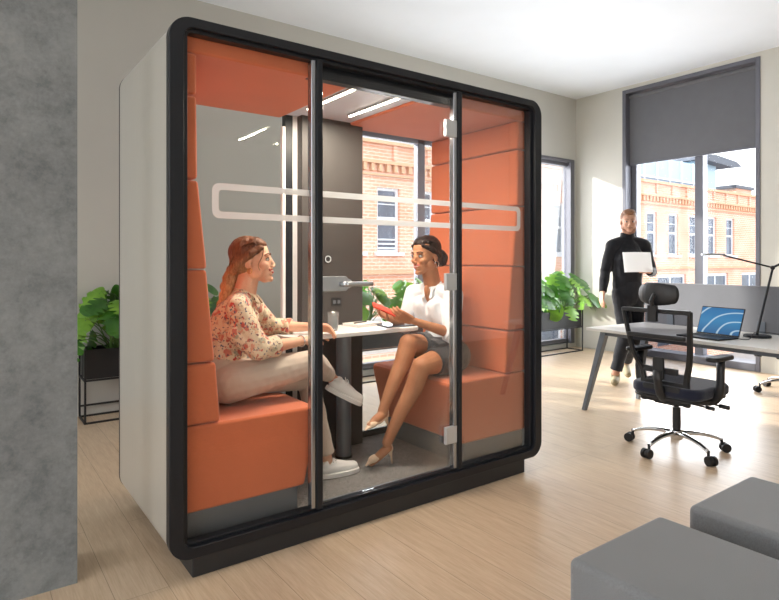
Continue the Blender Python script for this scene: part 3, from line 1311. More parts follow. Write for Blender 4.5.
def pump(parent, heel_top, toe, ground_heel, mat='pump_nude'):
    """pointed court shoe: heel_top = under the foot's heel, toe = tip"""
    m = shoe_mat(heel_top, toe)

    def P(x, y, z):
        return m @ Vector((x, y, z))
    L = (Vector(toe) - Vector(heel_top)).length
    b = B()
    cone(b, P(.012, 0, .022), .026, P(L * .35, 0, .012), .022, sq=.9)
    cone(b, P(L * .35, 0, .012), .022, P(L * .66, 0, .018), .032, sq=.62, sqdir=m.to_3x3() @ Vector((0, 0, 1)))
    cone(b, P(L * .66, 0, .018), .032, P(L * .97, 0, .009), .008, sq=.62, sqdir=m.to_3x3() @ Vector((0, 0, 1)))
    cone(b, P(.0, 0, .020), .022, P(-.006, 0, .052), .020, caps=(True, False))
    s = weld('pump', b, mat, parent, .003, 2)
    b = B()
    tube(b, [P(.004, 0, .006), Vector(heel_top).lerp(Vector(ground_heel), .35), Vector(ground_heel)], [.016, .0065, .0048], 10)
    obj('heel', b, mat, s, smooth=True)


# ---- woman in the floral blouse
p1 = thing('person', 'seated woman with tied-back auburn hair in a floral blouse and beige trousers', 'person', (.40, .42, .585))
hm1 = headmat((.532, .425, 1.270), -.60, -.06)
b = B()
head_solid(b, hm1)
nb1 = Vector((.485, .44, 1.085))
chain(b, [hm1 @ Vector((-.022, 0, -.045)), nb1], [.052, .056])
# torso under the blouse
chain(b, [(.38, .44, .72), (.375, .44, .85), (.43, .44, .98), (.475, .44, 1.05)], [.11, .095, .10, .075])
rs, ls = Vector((.405, .315, 1.050)), Vector((.575, .575, 1.050))
chain(b, [rs, (.475, .44, 1.07), ls], [.045, .055, .045])
re_, le_ = Vector((.48, .245, .855)), Vector((.735, .66, .905))
rw, lw = Vector((.765, .335, .862)), Vector((.895, .47, .912))
chain(b, [rs, re_, re_.lerp(rw, .35), rw], [.042, .034, .033, .022])
chain(b, [ls, le_, le_.lerp(lw, .35), lw], [.042, .034, .033, .022])
hand(b, rw, (.96, .24, .05), (.1, .1, -1), 1, (.35, .45, .3), .93)
hand(b, lw, (.75, -.45, -.08), (-.35, -.55, -.8), 1, (.45, .5, .3), .93)
# legs under the trousers, ankles bare
rh, lh = (.40, .335, .700), (.40, .52, .695)
rk, lk = (.80, .295, .752), (.855, .46, .635)
ra, la = (1.035, .535, .620), (.955, .422, .185)
chain(b, [rh, rk, ra], [.07, .048, .030])
chain(b, [lh, lk, la, (.955, .422, .15)], [.07, .048, .030, .032])
cone(b, ra, .032, (1.07, .535, .585), .030)
body1 = weld('body', b, 'skin_fair', p1, .0038, 3)
face_parts(p1, hm1, 'lips_rose', 'hair_auburn', smile=True)
# blouse
b = B()
chain(b, [(.375, .44, .80), (.385, .44, .87), (.43, .435, .97), (.468, .44, 1.045)], [.128, .120, .120, .088], (False, True), .92, (.82, -.57, 0))
cone(b, (.455, .37, .985), .052, (.43, .38, .88), .06)
cone(b, (.53, .47, .985), .050, (.49, .46, .88), .06)
chain(b, [rs, (.47, .44, 1.085), ls], [.058, .052, .058])
cone(b, (.475, .44, 1.075), .064, (.492, .438, 1.118), .058, caps=(True, False))
chain(b, [rs, re_, re_.lerp(rw, .34)], [.060, .055, .050], (True, False))
chain(b, [ls, le_, le_.lerp(lw, .46)], [.060, .052, .046], (True, False))
cone(b, (.395, .30, .93), .05, (.47, .26, .86), .05)
bl1 = weld('blouse', b, 'floral_blouse', p1, .0045, 4, wrinkle=.0045, wscale=17)
b = B()
for s in (-1, 1):
    fd = Vector((.82, -.57, 0))
    sd = Vector((.57, .82, 0)) * s
    c0 = Vector((.485, .44, 1.118))
    pts = [c0 - fd * .055 + sd * .018 + Vector((0, 0, .022)), c0 + sd * .058 + Vector((0, 0, .012)), c0 + fd * .058 + sd * .028 - Vector((0, 0, .02)), c0 + fd * .082 + sd * .052 - Vector((0, 0, .055))]
    tube(b, catmull(pts, 5), [.006] * 5 + [.014] * 5 + [.020] * 5 + [.008], 10, flat=.35)
obj('collar', b, 'floral_blouse', bl1, smooth=True)
for a_, c_, r_ in ((re_.lerp(rw, .27), re_.lerp(rw, .37), .053), (le_.lerp(lw, .38), le_.lerp(lw, .48), .049)):
    b = B()
    tube(b, [a_, a_.lerp(c_, .1), c_.lerp(a_, .1), c_], [r_ * .94, r_, r_, r_ * .94], 20)
    obj('cuff', b, 'floral_blouse', bl1, smooth=True)
# trousers
b = B()
chain(b, [(.375, .44, .70), (.37, .44, .79), (.375, .44, .825)], [.125, .125, .118], (True, False), .95, (.82, -.57, 0))
chain(b, [(.37, .345, .688), rh, Vector(rh).lerp(Vector(rk), .55), rk, Vector(rk).lerp(Vector(ra), .4), Vector(rk).lerp(Vector(ra), .88)], [.095, .098, .082, .064, .058, .045], (True, False))
chain(b, [(.37, .525, .685), lh, Vector(lh).lerp(Vector(lk), .55), lk, Vector(lk).lerp(Vector(la), .45), Vector(lk).lerp(Vector(la), .92)], [.095, .095, .080, .062, .056, .048], (True, False))
weld('trousers', b, 'trousers', p1, .0045, 5, wrinkle=.004, wscale=15)
sneaker(p1, shoe_mat((.895, .420, CARPET + .001), (1.16, .400, CARPET + .001)))
sneaker(p1, shoe_mat((1.01, .540, .545), (1.22, .510, .428), (.45, -.25, .85)), .25)
# hair: swept back, twisted and falling behind the shoulder
b = B()
R1 = hm1.to_3x3()
ell(b, hm1 @ Vector((-.030, 0, .046)), (.094, .083, .086), R1)
ell(b, hm1 @ Vector((-.050, 0, .0)), (.070, .078, .070), R1)
ell(b, hm1 @ Vector((.020, 0, .094)), (.052, .058, .026), R1 @ Matrix.Rotation(.35, 3, 'Y'))
for s in (-1, 1):
    chain(b, [hm1 @ Vector(q) for q in ((.052, s * .055, .062), (.005, s * .080, .038), (-.055, s * .070, -.005), (-.098, s * .02, -.040))], [.014, .018, .022, .028])
tail = [(-.098, .0, -.035), (-.122, -.005, -.075), (-.128, -.012, -.120), (-.130, -.022, -.165), (-.142, -.02, -.205), (-.150, -.01, -.245)]
for i in range(9):
    o1 = [Vector((random.uniform(-.016, .016), random.uniform(-.024, .024), 0)) for _ in tail]
    ph = i * .7
    pp = [hm1 @ (Vector(q) + o_ * (k / 3.0) + Vector((.012 * math.sin(ph + k * 1.6), .012 * math.cos(ph + k * 1.6), 0))) for k, (q, o_) in enumerate(zip(tail, o1))]
    chain(b, pp, [.027, .027, .026, .023, .018, .008])
hr = weld('hair', b, 'hair_auburn', p1, .004, 2, wrinkle=.004, wscale=46, stretch=(1, 1, .6))
b = B()
pts = []
for i in range(120):
    s = random.choice((-1, 1))
    y0 = random.uniform(.0, .066)
    zz = .112 - y0 * y0 * 7
    q = [(.044 - y0 * .2, s * y0, zz), (.015, s * (y0 + .012), .125 - y0 * y0 * 7), (-.05, s * (y0 * 1.1 + .01), .108 - y0 * .6), (-.105, s * y0 * .9, .05 - y0 * .7), (-.12, s * y0 * .5, -.01 - y0 * .3), (-.105, s * .01, -.05)]
    c0 = Vector((-.02, 0, .035))
    jit = random.uniform(.0, .005)
    q = [tuple(Vector(v) + (Vector(v) - c0).normalized() * (jit - .007)) for v in q]
    pts.append(catmull(q, 3))
strands(b, hm1, pts, .0018)
for i in range(34):
    o1 = Vector((random.uniform(-.03, .02), random.uniform(-.03, .03), 0))
    ph = random.uniform(0, 6)
    q = [Vector(v) + o1 * (.4 + k * .25) + Vector((.010 * math.sin(ph + k * 2), .010 * math.cos(ph + k * 2), random.uniform(-.01, .01))) for k, v in enumerate(tail)]
    strands(b, hm1, [catmull(q, 4)], .0020)
for s in (-1, 1):
    strands(b, hm1, [catmull([(.062, s * .05, .06), (.056, s * .068, .02), (.036, s * .075, -.02), (.044, s * .074, -.05)], 4)], .0022)
obj('hair_strands', b, 'hair_auburn', hr, smooth=True)
b = B()
for s in (-1, 1):
    c0 = hm1 @ Vector((-.006, s * .086, -.046))
    pts = [c0 + R1 @ Vector((.011 * math.cos(a), 0, .012 * math.sin(a))) for a in [2 * PI * k / 12 for k in range(13)]]
    b = B()
    tube(b, pts, .002, 6, cap=False)
    obj('earring', b, 'gold', p1, smooth=True)
b = B()
dv = (rw - re_).normalized()
a_, c_ = frame_of(dv)
tube(b, [rw - dv * .018 + (a_ * math.cos(t) + c_ * math.sin(t)) * .028 for t in [2 * PI * k / 20 for k in range(21)]], .0035, 8, cap=False)
obj('bracelet', b, 'silver', p1, smooth=True)

# ---- woman in the white blouse
p2 = thing('person', 'seated woman with dark hair in a bun, white shirt and grey skirt, holding a phone', 'person', (1.80, .42, .585))
hm2 = headmat((1.665, .44, 1.302), PI + .10, .12)
b = B()
head_solid(b, hm2)
nk2 = Vector((1.725, .44, 1.12))
chain(b, [hm2 @ Vector((-.022, 0, -.045)), nk2], [.050, .054])
chain(b, [(1.79, .42, .72), (1.80, .42, .85), (1.77, .43, .98), (1.74, .44, 1.06)], [.11, .09, .10, .07])
ns, fs = Vector((1.775, .305, 1.065)), Vector((1.675, .565, 1.065))
chain(b, [ns, (1.735, .44, 1.085), fs], [.042, .052, .042])
ne, fe = Vector((1.72, .255, .835)), Vector((1.63, .60, .86))
nw, fw = Vector((1.475, .345, .925)), Vector((1.425, .50, .930))
chain(b, [ns, ne, ne.lerp(nw, .35), nw], [.040, .034, .031, .020])
chain(b, [fs, fe, fe.lerp(fw, .35), fw], [.040, .034, .031, .020])
hand(b, nw, (-.86, .30, .42), (.1, .75, .55), 1, (.35, .5, .35), .9, .6)
hand(b, fw, (-.85, -.10, .40), (.15, -.55, .65), -1, (.3, .45, .35), .9, .6)
nh, fh = (1.80, .33, .685), (1.80, .51, .705)
nk, fk = (1.485, .255, .665), (1.475, .365, .785)
na, fa = (1.325, .375, .225), (1.300, .385, .405)


def leg(bm, h, k, a, rr):
    h, k, a = Vector(h), Vector(k), Vector(a)
    chain(bm, [h, h.lerp(k, .5), k], [rr[0], rr[1], rr[2]])
    back = Vector((.012, 0, -.004))
    chain(bm, [k, k.lerp(a, .28) + back, k.lerp(a, .6), a], [rr[2], rr[3], rr[4], rr[5]])


ell(b, (1.662, .412, 1.068), (.022, .020, .058), Matrix.Rotation(.37, 3, 'Z') @ Matrix.Rotation(-.35, 3, 'Y'))
leg(b, nh, nk, na, (.085, .076, .057, .053, .040, .029))
leg(b, fh, fk, fa, (.085, .076, .057, .053, .040, .029))
# feet in the pumps
ell(b, (1.335, .385, .185), (.03, .024, .028))
chain(b, [(1.335, .382, .190), (1.275, .395, .145), (1.235, .405, .115)], [.026, .024, .018])
chain(b, [(1.305, .385, .390), (1.24, .365, .372), (1.19, .352, .350)], [.028, .025, .018])
body2 = weld('body', b, 'skin_brown', p2, .0038, 3)
face_parts(p2, hm2, 'lips_rose', 'hair_dark', smile=True)
# shirt
b = B()
chain(b, [(1.80, .42, .775), (1.80, .42, .86), (1.77, .43, .97), (1.745, .44, 1.05)], [.122, .112, .118, .086], (False, True), .9, (-.93, -.36, 0))
cone(b, (1.70, .385, 1.0), .052, (1.735, .37, .90), .055)
cone(b, (1.665, .485, 1.0), .052, (1.70, .48, .90), .055)
chain(b, [ns, (1.735, .44, 1.095), fs], [.056, .050, .056])
chain(b, [ns, ne, ne.lerp(nw, .16)], [.062, .060, .054], (True, False))
chain(b, [fs, fe, fe.lerp(fw, .3)], [.058, .052, .046], (True, False))
cone(b, (1.735, .44, 1.085), .060, (1.722, .44, 1.125), .056, caps=(True, False))
sh2 = weld('shirt', b, 'white_cotton', p2, .0045, 4, wrinkle=.0055, wscale=15, stretch=(1, 1, .6))
b = B()
for s in (-1, 1):
    fd = Vector((-.93, -.36, 0))
    sd = Vector((-.36, .93, 0)) * s
    c0 = Vector((1.728, .44, 1.125))
    pts = [c0 - fd * .05 + sd * .02 + Vector((0, 0, .022)), c0 + sd * .055 + Vector((0, 0, .012)), c0 + fd * .06 + sd * .024 - Vector((0, 0, .03)), c0 + fd * .085 + sd * .030 - Vector((0, 0, .085))]
    tube(b, catmull(pts, 5), [.005] * 5 + [.011] * 5 + [.012] * 5 + [.005], 10, flat=.3)
obj('collar', b, 'white_cotton', sh2, smooth=True)
# skirt
b = B()
chain(b, [(1.795, .42, .70), (1.80, .42, .80)], [.128, .118], (True, False), .95, (-1, 0, 0))
for h, k in ((nh, nk), (fh, fk)):
    h, k = Vector(h), Vector(k)
    chain(b, [h, h.lerp(k, .30), h.lerp(k, .66)], [.108, .098, .080], (True, False))
chain(b, [(1.80, .42, .70), (1.63, .36, .72)], [.11, .085], (True, False), .9, (0, 0, 1))
weld('skirt', b, 'skirt_fabric', p2, .0045, 4, wrinkle=.002, wscale=12)
pump(p2, (1.358, .383, .165), (1.205, .412, CARPET + .006), (1.366, .382, CARPET + .001))
pump(p2, (1.330, .392, .362), (1.150, .342, .325), (1.372, .405, .262))
# hair
b = B()
R2 = hm2.to_3x3()
ell(b, hm2 @ Vector((-.030, 0, .044)), (.092, .079, .084), R2)
ell(b, hm2 @ Vector((-.052, 0, .0)), (.062, .072, .066), R2)
ell(b, hm2 @ Vector((.020, 0, .093)), (.050, .055, .024), R2 @ Matrix.Rotation(.35, 3, 'Y'))
for s in (-1, 1):
    chain(b, [hm2 @ Vector(q) for q in ((.058, s * .045, .070), (.010, s * .074, .040), (-.05, s * .066, -.005), (-.09, s * .02, -.035))], [.010, .015, .020, .028])
ell(b, hm2 @ Vector((-.128, 0, -.028)), (.048, .054, .056), R2)
for i in range(14):
    a = 2 * PI * i / 14
    ell(b, hm2 @ Vector((-.125 - .016 * math.cos(a * 2.3), .038 * math.cos(a), -.028 + .040 * math.sin(a))), (.017, .015, .017), R2)
hr2 = weld('hair', b, 'hair_dark', p2, .0035, 2, wrinkle=.003, wscale=50, stretch=(1, 1, .6))
b = B()
pts = []
for i in range(90):
    s = random.choice((-1, 1))
    y0 = random.uniform(.0, .062)
    q = [(.046 - y0 * .2, s * y0, .112 - y0 * y0 * 8), (.012, s * (y0 + .010), .122 - y0 * y0 * 8), (-.05, s * (y0 * 1.1 + .006), .104 - y0 * .6), (-.10, s * y0 * .9, .05 - y0 * .7), (-.115, s * y0 * .5, .0 - y0 * .3)]
    pts.append(catmull(q, 3))
strands(b, hm2, pts, .0015)
obj('hair_strands', b, 'hair_dark', hr2, smooth=True)
b = B()
for s in (-1, 1):
    c0 = hm2 @ Vector((-.008, s * .086, -.052))
    pts = [c0 + R2 @ Vector((.017 * math.cos(a), 0, .019 * math.sin(a))) for a in [2 * PI * k / 16 for k in range(15)]]
    b = B()
    tube(b, pts, .0032, 6)
    obj('earring', b, 'silver', p2, smooth=True)
# phone in her hands
ph = thing('smartphone', 'smartphone in a red-orange case held by the woman in the white shirt', 'phone', (1.335, .44, .985))
pm = Matrix.Translation((1.345, .432, .988)) @ Matrix.Rotation(-.35, 4, 'Z') @ Matrix.Rotation(.42, 4, 'Y') @ Matrix.Rotation(.35, 4, 'X')
b = B()
prism(b, rrect(-.074, .074, -.037, .037, .009, 5), -.005, .004, 'z', pm)
obj('phone_case', b, 'phone_red', ph, bevel=.002)
b = B()
prism(b, rrect(-.069, .069, -.033, .033, .007, 5), .004, .0046, 'z', pm)
obj('phone_screen', b, 'phone_red', ph)

# ---- man with paper
MO = Vector((4.93, 1.085, 0))
MR = Vector((math.cos(.6322), -math.sin(.6322), 0))
MF = Vector((-math.sin(.6322), -math.cos(.6322), 0))


def mp(r, t_, z):
    return MO + MR * r + MF * t_ + Vector((0, 0, z))


p3 = thing('person', 'bearded man in a black turtleneck walking with a white sheet of paper', 'person', tuple(mp(0, 0, 0)))
fa3 = math.atan2(MF.y - .25 * MR.y, MF.x - .25 * MR.x)
hm3 = headmat(mp(0, .02, 1.672), fa3, .12)
b = B()
head_solid(b, hm3, True)
chain(b, [hm3 @ Vector((-.02, 0, -.05)), mp(0, -.02, 1.50)], [.058, .062])
chain(b, [mp(0, -.01, 1.02), mp(0, -.01, 1.15), mp(0, 0, 1.32), mp(0, -.01, 1.42)], [.10, .10, .10, .08])
sL, sR = mp(-.155, -.01, 1.425), mp(.175, -.01, 1.425)
chain(b, [sL, mp(0, -.01, 1.46), sR], [.055, .06, .055])
eL, eR = mp(-.215, -.05, 1.155), mp(.245, .0, 1.155)
wL, wR = mp(-.275, .04, .945), mp(.135, .20, 1.165)
chain(b, [sL, eL, wL], [.05, .042, .028])
chain(b, [sR, eR, wR], [.05, .042, .028])
hand(b, wL, wL - eL, MR * 1.0 + MF * -.2, -1, (.3, .35, .3), 1.05)
hand(b, wR, MR * -.92 + MF * .2 + Vector((0, 0, .1)), MF * -.5 + Vector((0, 0, .8)), 1, (.3, .4, .3), 1.05, .7)
hL, hR = mp(-.075, 0, .93), mp(.085, 0, .93)
kL, kR = mp(-.045, .06, .52), mp(.095, -.02, .50)
aL, aR = mp(-.135, .02, .105), mp(.105, -.32, .16)
chain(b, [hL, kL, aL], [.066, .052, .040])
chain(b, [hR, kR, aR], [.066, .052, .040])
weld('body', b, 'skin_man', p3, .006, 3)
face_parts(p3, hm3, 'lips_man', 'hair_man')
b = B()
chain(b, [mp(0, -.01, .93), mp(0, -.01, 1.05), mp(0, -.005, 1.28), mp(0, -.01, 1.40)], [.155, .148, .165, .125], (False, True), .78, tuple(MF))
chain(b, [sL, mp(0, -.015, 1.475), sR], [.070, .066, .070])
cone(b, mp(0, -.015, 1.47), .078, mp(0, -.008, 1.565), .068, caps=(True, False))
chain(b, [sL, eL, wL], [.068, .055, .040], (True, False))
chain(b, [sR, eR, wR], [.068, .055, .040], (True, False))
weld('turtleneck', b, 'man_black', p3, .006, 4, wrinkle=.006, wscale=11)
b = B()
cone(b, mp(0, -.01, .92), .148, mp(0, -.01, 1.0), .146, sq=.85, sqdir=tuple(MF))
chain(b, [hL, kL, aL.lerp(kL, .08)], [.088, .072, .060], (True, False))
chain(b, [hR, kR, aR.lerp(kR, .08)], [.092, .072, .060], (True, False))
weld('trousers', b, 'man_trousers', p3, .006, 4, wrinkle=.005, wscale=10)
for a_, dr, lift in ((aL, MF * .85 - MR * .4, 0), (aR, MF * .9 - MR * .2 + Vector((0, 0, -.35)), 1)):
    b = B()
    dr = dr.normalized()
    g = Vector((a_.x, a_.y, .042 if not lift else a_.z - .05))
    chain(b, [g - dr * .045, g + dr * .06, g + dr * .155], [.042, .042, .036])
    cone(b, g - dr * .02, .042, a_ - dr * .01, .044, caps=(True, False))
    weld('shoe', b, 'man_shoe', p3, .005, 3)
b = B()
R3 = hm3.to_3x3()
ell(b, hm3 @ Vector((-.026, 0, .050)), (.092, .079, .083), R3)
ell(b, hm3 @ Vector((.028, 0, .104)), (.055, .058, .028), R3 @ Matrix.Rotation(.25, 3, 'Y'))
ell(b, hm3 @ Vector((-.055, 0, .01)), (.055, .072, .06), R3)
weld('hair', b, 'hair_man', p3, .005, 2, wrinkle=.003, wscale=50)
b = B()
for s in (-1, 1):
    chain(b, [hm3 @ Vector(q) for q in ((.005, s * .064, -.02), (.020, s * .062, -.062), (.052, s * .040, -.098), (.076, 0, -.106))], [.009, .014, .018, .019])
chain(b, [hm3 @ Vector(q) for q in ((.082, -.028, -.058), (.092, 0, -.044), (.082, .028, -.058))], [.005, .005, .005])
weld('beard', b, 'beard_man', p3, .004, 2)
b = B()
pc = mp(-.005, .255, 1.255)
pr_ = (MR + MF * -.12).normalized()
pu = (Vector((0, 0, 1)) - MF * .28).normalized()
pn = pr_.cross(pu)
nx, nz = 12, 8
for off in (-.0012, .0012):
    g = [[b.verts.new(pc + pr_ * (i / nx - .5) * .297 + pu * (j / nz - .5) * .205 + pn * (off + .008 * math.sin(i / nx * PI))) for j in range(nz + 1)] for i in range(nx + 1)]
    for i in range(nx):
        for j in range(nz):
            b.faces.new([g[i][j], g[i + 1][j], g[i + 1][j + 1], g[i][j + 1]])
tag(obj('paper_sheets', b, 'sheet_paper', smooth=True), 'white sheets of paper held by the bearded walking man', 'paper')


# ------------------------------------------------------------------ desk
TH = math.radians(-4)
DX, DY = math.cos(TH), math.sin(TH)
DA = Vector((3.60, .65))


def dm():
    return Matrix.Translation((DA.x, DA.y, 0)) @ Matrix.Rotation(TH, 4, 'Z')


dk = thing('office_desk', 'long white-topped office desk with slanted grey metal legs', 'desk', (DA.x + .4, DA.y - 1, 0), 0)
m = dm()
b = B()
box(b, 0, .80, -2.0, 0, .685, .71, m)
obj('desktop', b, 'desk_top', dk, bevel=.004)
for y_ in (-.10, -1.90):
    for xa, xb in ((.12, .03), (.68, .77)):
        b = B()
        pa = m @ Vector((xa, y_, .68))
        pb = m @ Vector((xb, y_ + (.14 if y_ > -1 else -.14), 0))
        ux = m.to_3x3() @ Vector((1, 0, 0))
        uy = m.to_3x3() @ Vector((0, 1, 0))
        va = [b.verts.new(pa + ux * i * .028 + uy * j * .028) for i, j in ((-1, -1), (1, -1), (1, 1), (-1, 1))]
        vb = [b.verts.new(pb + ux * i * .018 + uy * j * .018) for i, j in ((-1, -1), (1, -1), (1, 1), (-1, 1))]
        b.faces.new(va)
        b.faces.new(vb[::-1])
        for k in range(4):
            b.faces.new([va[k], vb[k], vb[(k + 1) % 4], va[(k + 1) % 4]])
        obj('leg', b, 'leg_metal', dk, bevel=.005)
b = B()
box(b, .10, .14, -1.93, -.07, .645, .685, m)
box(b, .66, .70, -1.93, -.07, .645, .685, m)
for y_ in (-.10, -1.90):
    box(b, .10, .70, y_ - .02, y_ + .02, .645, .685, m)
obj('frame', b, 'leg_metal', dk)
sc = thing('desk_screen', 'grey fabric privacy screen standing along the back of the desk', 'desk screen', tuple(m @ Vector((.83, -1, .4))))
b = B()
prism(b, [(p[0], p[1]) for p in rrect(-2.0, .0, .62, 1.075, .02, 5)], .808, .838, 'x', m)
obj('panel', b, 'screen_fabric', sc, bevel=.006)
for y_ in (-.25, -1.0, -1.75):
    b = B()
    box(b, .770, .812, y_ - .03, y_ + .03, .655, .684, m)
    box(b, .801, .8085, y_ - .03, y_ + .03, .655, .80, m)
    obj('clamp', b, 'leg_metal', sc)

# laptop
lp = thing('laptop', 'open slim laptop with a blue screen on the white desk', 'laptop', (3.83, -.27, .711))
la_ = math.radians(-10)
lm = Matrix.Translation((3.856, -.293, .711)) @ Matrix.Rotation(la_, 4, 'Z')
b = B()
box(b, -.225, 0, -.168, .168, 0, .011, lm)
ba = obj('base', b, 'dark_plastic', lp, bevel=.004)
b = B()
box(b, -.115, -.02, -.135, .135, .011, .0125, lm)
obj('keyboard', b, 'rubber', ba)
lm2 = lm @ Matrix.Translation((0, 0, .012)) @ Matrix.Rotation(math.radians(20), 4, 'Y')
b = B()
box(b, 0, .007, -.168, .168, 0, .215, lm2)
li = obj('lid', b, 'screen_frame', lp, bevel=.003)
b = B()
box(b, -.001, -.0001, -.161, .161, .010, .207, lm2)
obj('display', b, 'laptop_screen', li)
b = B()
tube(b, catmull([lm @ Vector((-.02, -.155, .006)), lm @ Vector((.03, -.22, .004)), lm @ Vector((.12, -.22, .05)), lm @ Vector((.20, -.35, .04)), lm @ Vector((.22, -.42, .004))], 6), .0028, 6)
obj('power_cable', b, 'rubber', lp, smooth=True)

# desk lamp
lc = Vector((4.06, -.485))
dl = thing('desk_lamp', 'slender black jointed desk lamp on a round base beside the laptop', 'lamp', (lc.x, lc.y, .711))
b = B()
lathe(b, [(.088, 0), (.09, .004), (.09, .012), (.086, .017), (.02, .018)], (lc.x, lc.y, .711), 36)
obj('base', b, 'black_metal', dl, smooth=False, bevel=.002)
b = B()
tube(b, [(4.06, -.485, .725), (4.06, -.485, .745), (4.152, -.552, 1.215)], [.011, .009, .008], 10)
obj('stem', b, 'black_metal', dl, smooth=True)
b = B()
ell(b, (4.152, -.552, 1.220), (.016, .016, .016))
obj('joint', b, 'black_metal', dl, smooth=True)
b = B()
tube(b, [(4.152, -.552, 1.222), (3.86, -.338, 1.312)], .0062, 8)
tube(b, [(4.152, -.552, 1.222), (4.26, -.631, 1.285)], .0085, 8)
obj('arm', b, 'black_metal', dl, smooth=True)
b = B()
hm_ = Matrix.Translation((3.80, -.294, 1.318)) @ Matrix.Rotation(math.atan2(.0425, -.058), 4, 'Z')
prism(b, rrect(-.085, .085, -.022, .022, .018, 6), -.008, .008, 'z', hm_)
obj('lamp_head', b, 'alu', dl, bevel=.003)

# ------------------------------------------------------------------ task chairs


def task_chair(label):
    r = thing('office_chair', label, 'chair', (0, 0, 0), 0, 'office chairs at the desk')
    lc_ = dict(world_coords=False)
    # five-star base
    b = B()
    lathe(b, [(.034, .075), (.040, .085), (.040, .135), (.030, .145)], (0, 0, 0))
    base = obj('base_hub', b, 'chrome', r, smooth=False, bevel=.003, **lc_)
    for k in range(5):
        a = math.radians(72 * k + 31)
        ca, sa = math.cos(a), math.sin(a)
        b = B()
        pts = bezier([(.02 * ca, .02 * sa, .118), (.15 * ca, .15 * sa, .128), (.23 * ca, .23 * sa, .105), (.288 * ca, .288 * sa, .078)], 8)
        tube(b, pts, [.026, .025, .023, .021, .019, .018, .017, .016, .015], 12, flat=.62)
        obj('base_arm', b, 'chrome', r, smooth=True, **lc_)
        cx, cy = .288 * ca, .288 * sa
        b = B()
        tube(b, [(cx, cy, .05), (cx, cy, .088)], .009, 10)
        px, py = -sa, ca
        tube(b, [(cx + .022 * ca - px * .006, cy + .022 * sa - py * .006, .030), (cx + .022 * ca + px * .006, cy + .022 * sa + py * .006, .030)], .024, 16)
        cs = obj('caster', b, 'dark_plastic', r, **lc_)
        for s in (-1, 1):
            b = B()
            tube(b, [(cx + .022 * ca + s * px * .008, cy + .022 * sa + s * py * .008, .030), (cx + .022 * ca + s * px * .027, cy + .022 * sa + s * py * .027, .030)], .030, 20)
            obj('wheel', b, 'rubber', cs, **lc_)
    b = B()
    cyl(b, (0, 0), .026, .14, .29)
    cyl(b, (0, 0), .015, .28, .335)
    obj('gas_lift', b, 'dark_plastic', r, **lc_)
    b = B()
    box(b, -.14, .14, -.085, .085, .325, .366)
    obj('tilt_mechanism', b, 'dark_plastic', r, bevel=.015, **lc_)
    b = B()
    tube(b, [(.05, -.08, .345), (.07, -.20, .34), (.08, -.27, .335)], .006, 8)
    tube(b, [(.08, -.24, .335), (.08, -.30, .333)], .014, 10)
    tube(b, [(-.05, -.08, .345), (-.05, -.24, .34)], .006, 8)
    tube(b, [(-.05, -.22, .34), (-.05, -.27, .338)], .012, 10)
    obj('lever', b, 'dark_plastic', r, smooth=True, **lc_)
    b = B()
    prism(b, rrect(-.19, .27, -.225, .225, .09, 8), .366, .384, 'z')
    obj('seat_pan', b, 'dark_plastic', r, bevel=.006, **lc_)
    b = B()
    prism(b, rrect(-.195, .285, -.240, .240, .10, 8), .384, .460, 'z')
    obj('seat', b, 'navy_fabric', r, bevel=.026, segs=4, **lc_)

    # back: curved mesh in a frame
    def prof(t):
        zz = .335 + t * .622
        xx = -.140 - .075 * math.sin(min(t * 1.25, 1) * PI / 2) - .045 * max(0, t - .62) / .38 + .035 * math.exp(-((t - .32) / .16) ** 2)
        hw = .158 + .030 * math.sin(min(t * 1.6, 1) * PI / 2) + .045 * max(0, t - .25) / .75 - .022 * math.exp(-((t - .30) / .14) ** 2)
        return xx, zz, hw
    b = B()
    n = 16
    for s in (-1, 1):
        prev = None
        for i in range(n + 1):
            x, z, hw = prof(i / n)
            wv = .020 + .014 * (1 - i / n)
            c = [b.verts.new((x + dx, s * (hw + dy), z)) for dx, dy in ((-.016, -wv), (-.016, .004), (.016, .006), (.016, -wv * .8))]
            if prev:
                for k in range(4):
                    b.faces.new([prev[k], prev[(k + 1) % 4], c[(k + 1) % 4], c[k]])
            else:
                b.faces.new(c)
            prev = c
        b.faces.new(prev[::-1])
    x, z, hw = prof(1)
    box(b, x - .016, x + .014, -hw + .002, hw - .002, z - .022, z + .006)
    x, z, hw = prof(.03)
    box(b, x - .02, x + .016, -hw + .01, hw - .01, z - .012, z + .13)
    obj('back_frame', b, 'dark_plastic', r, bevel=.007, **lc_)
    b = B()
    grid = []
    for i in range(n + 1):
        x, z, hw = prof(i / n)
        grid.append([b.verts.new((x + .008 - .028 * (1 - (y / 6.0) ** 2) * .6, y / 6.0 * (hw - .012), z)) for y in range(-6, 7)])
    for i in range(n):
        for j in range(12):
            b.faces.new([grid[i][j], grid[i][j + 1], grid[i + 1][j + 1], grid[i + 1][j]])
    obj('mesh_back', b, 'chair_mesh', r, smooth=True, **lc_)
    # lumbar support, cross bar, spine
    b = B()
    for t0, t1, w0, w1 in ((.70, .745, 1.0, 1.0), (.14, .20, .9, .9)):
        x, z, hw = prof(t0)
        x1, z1, hw1 = prof(t1)
        box(b, x - .045, x - .022, -hw * w0 + .02, hw * w0 - .02, z, z1)
    x, z, hw = prof(.36)
    box(b, x - .050, x - .026, -.115, .115, z - .020, z + .020)
    obj('cross_bar', b, 'dark_plastic', r, bevel=.006, **lc_)
    b = B()
    x, z, hw = prof(.38)
    prism(b, rrect(-.036, .036, z - .075, z + .075, .018, 5), x - .072, x - .048, 'x')
    obj('lumbar_slider', b, 'dark_plastic', r, bevel=.005, **lc_)
    b = B()
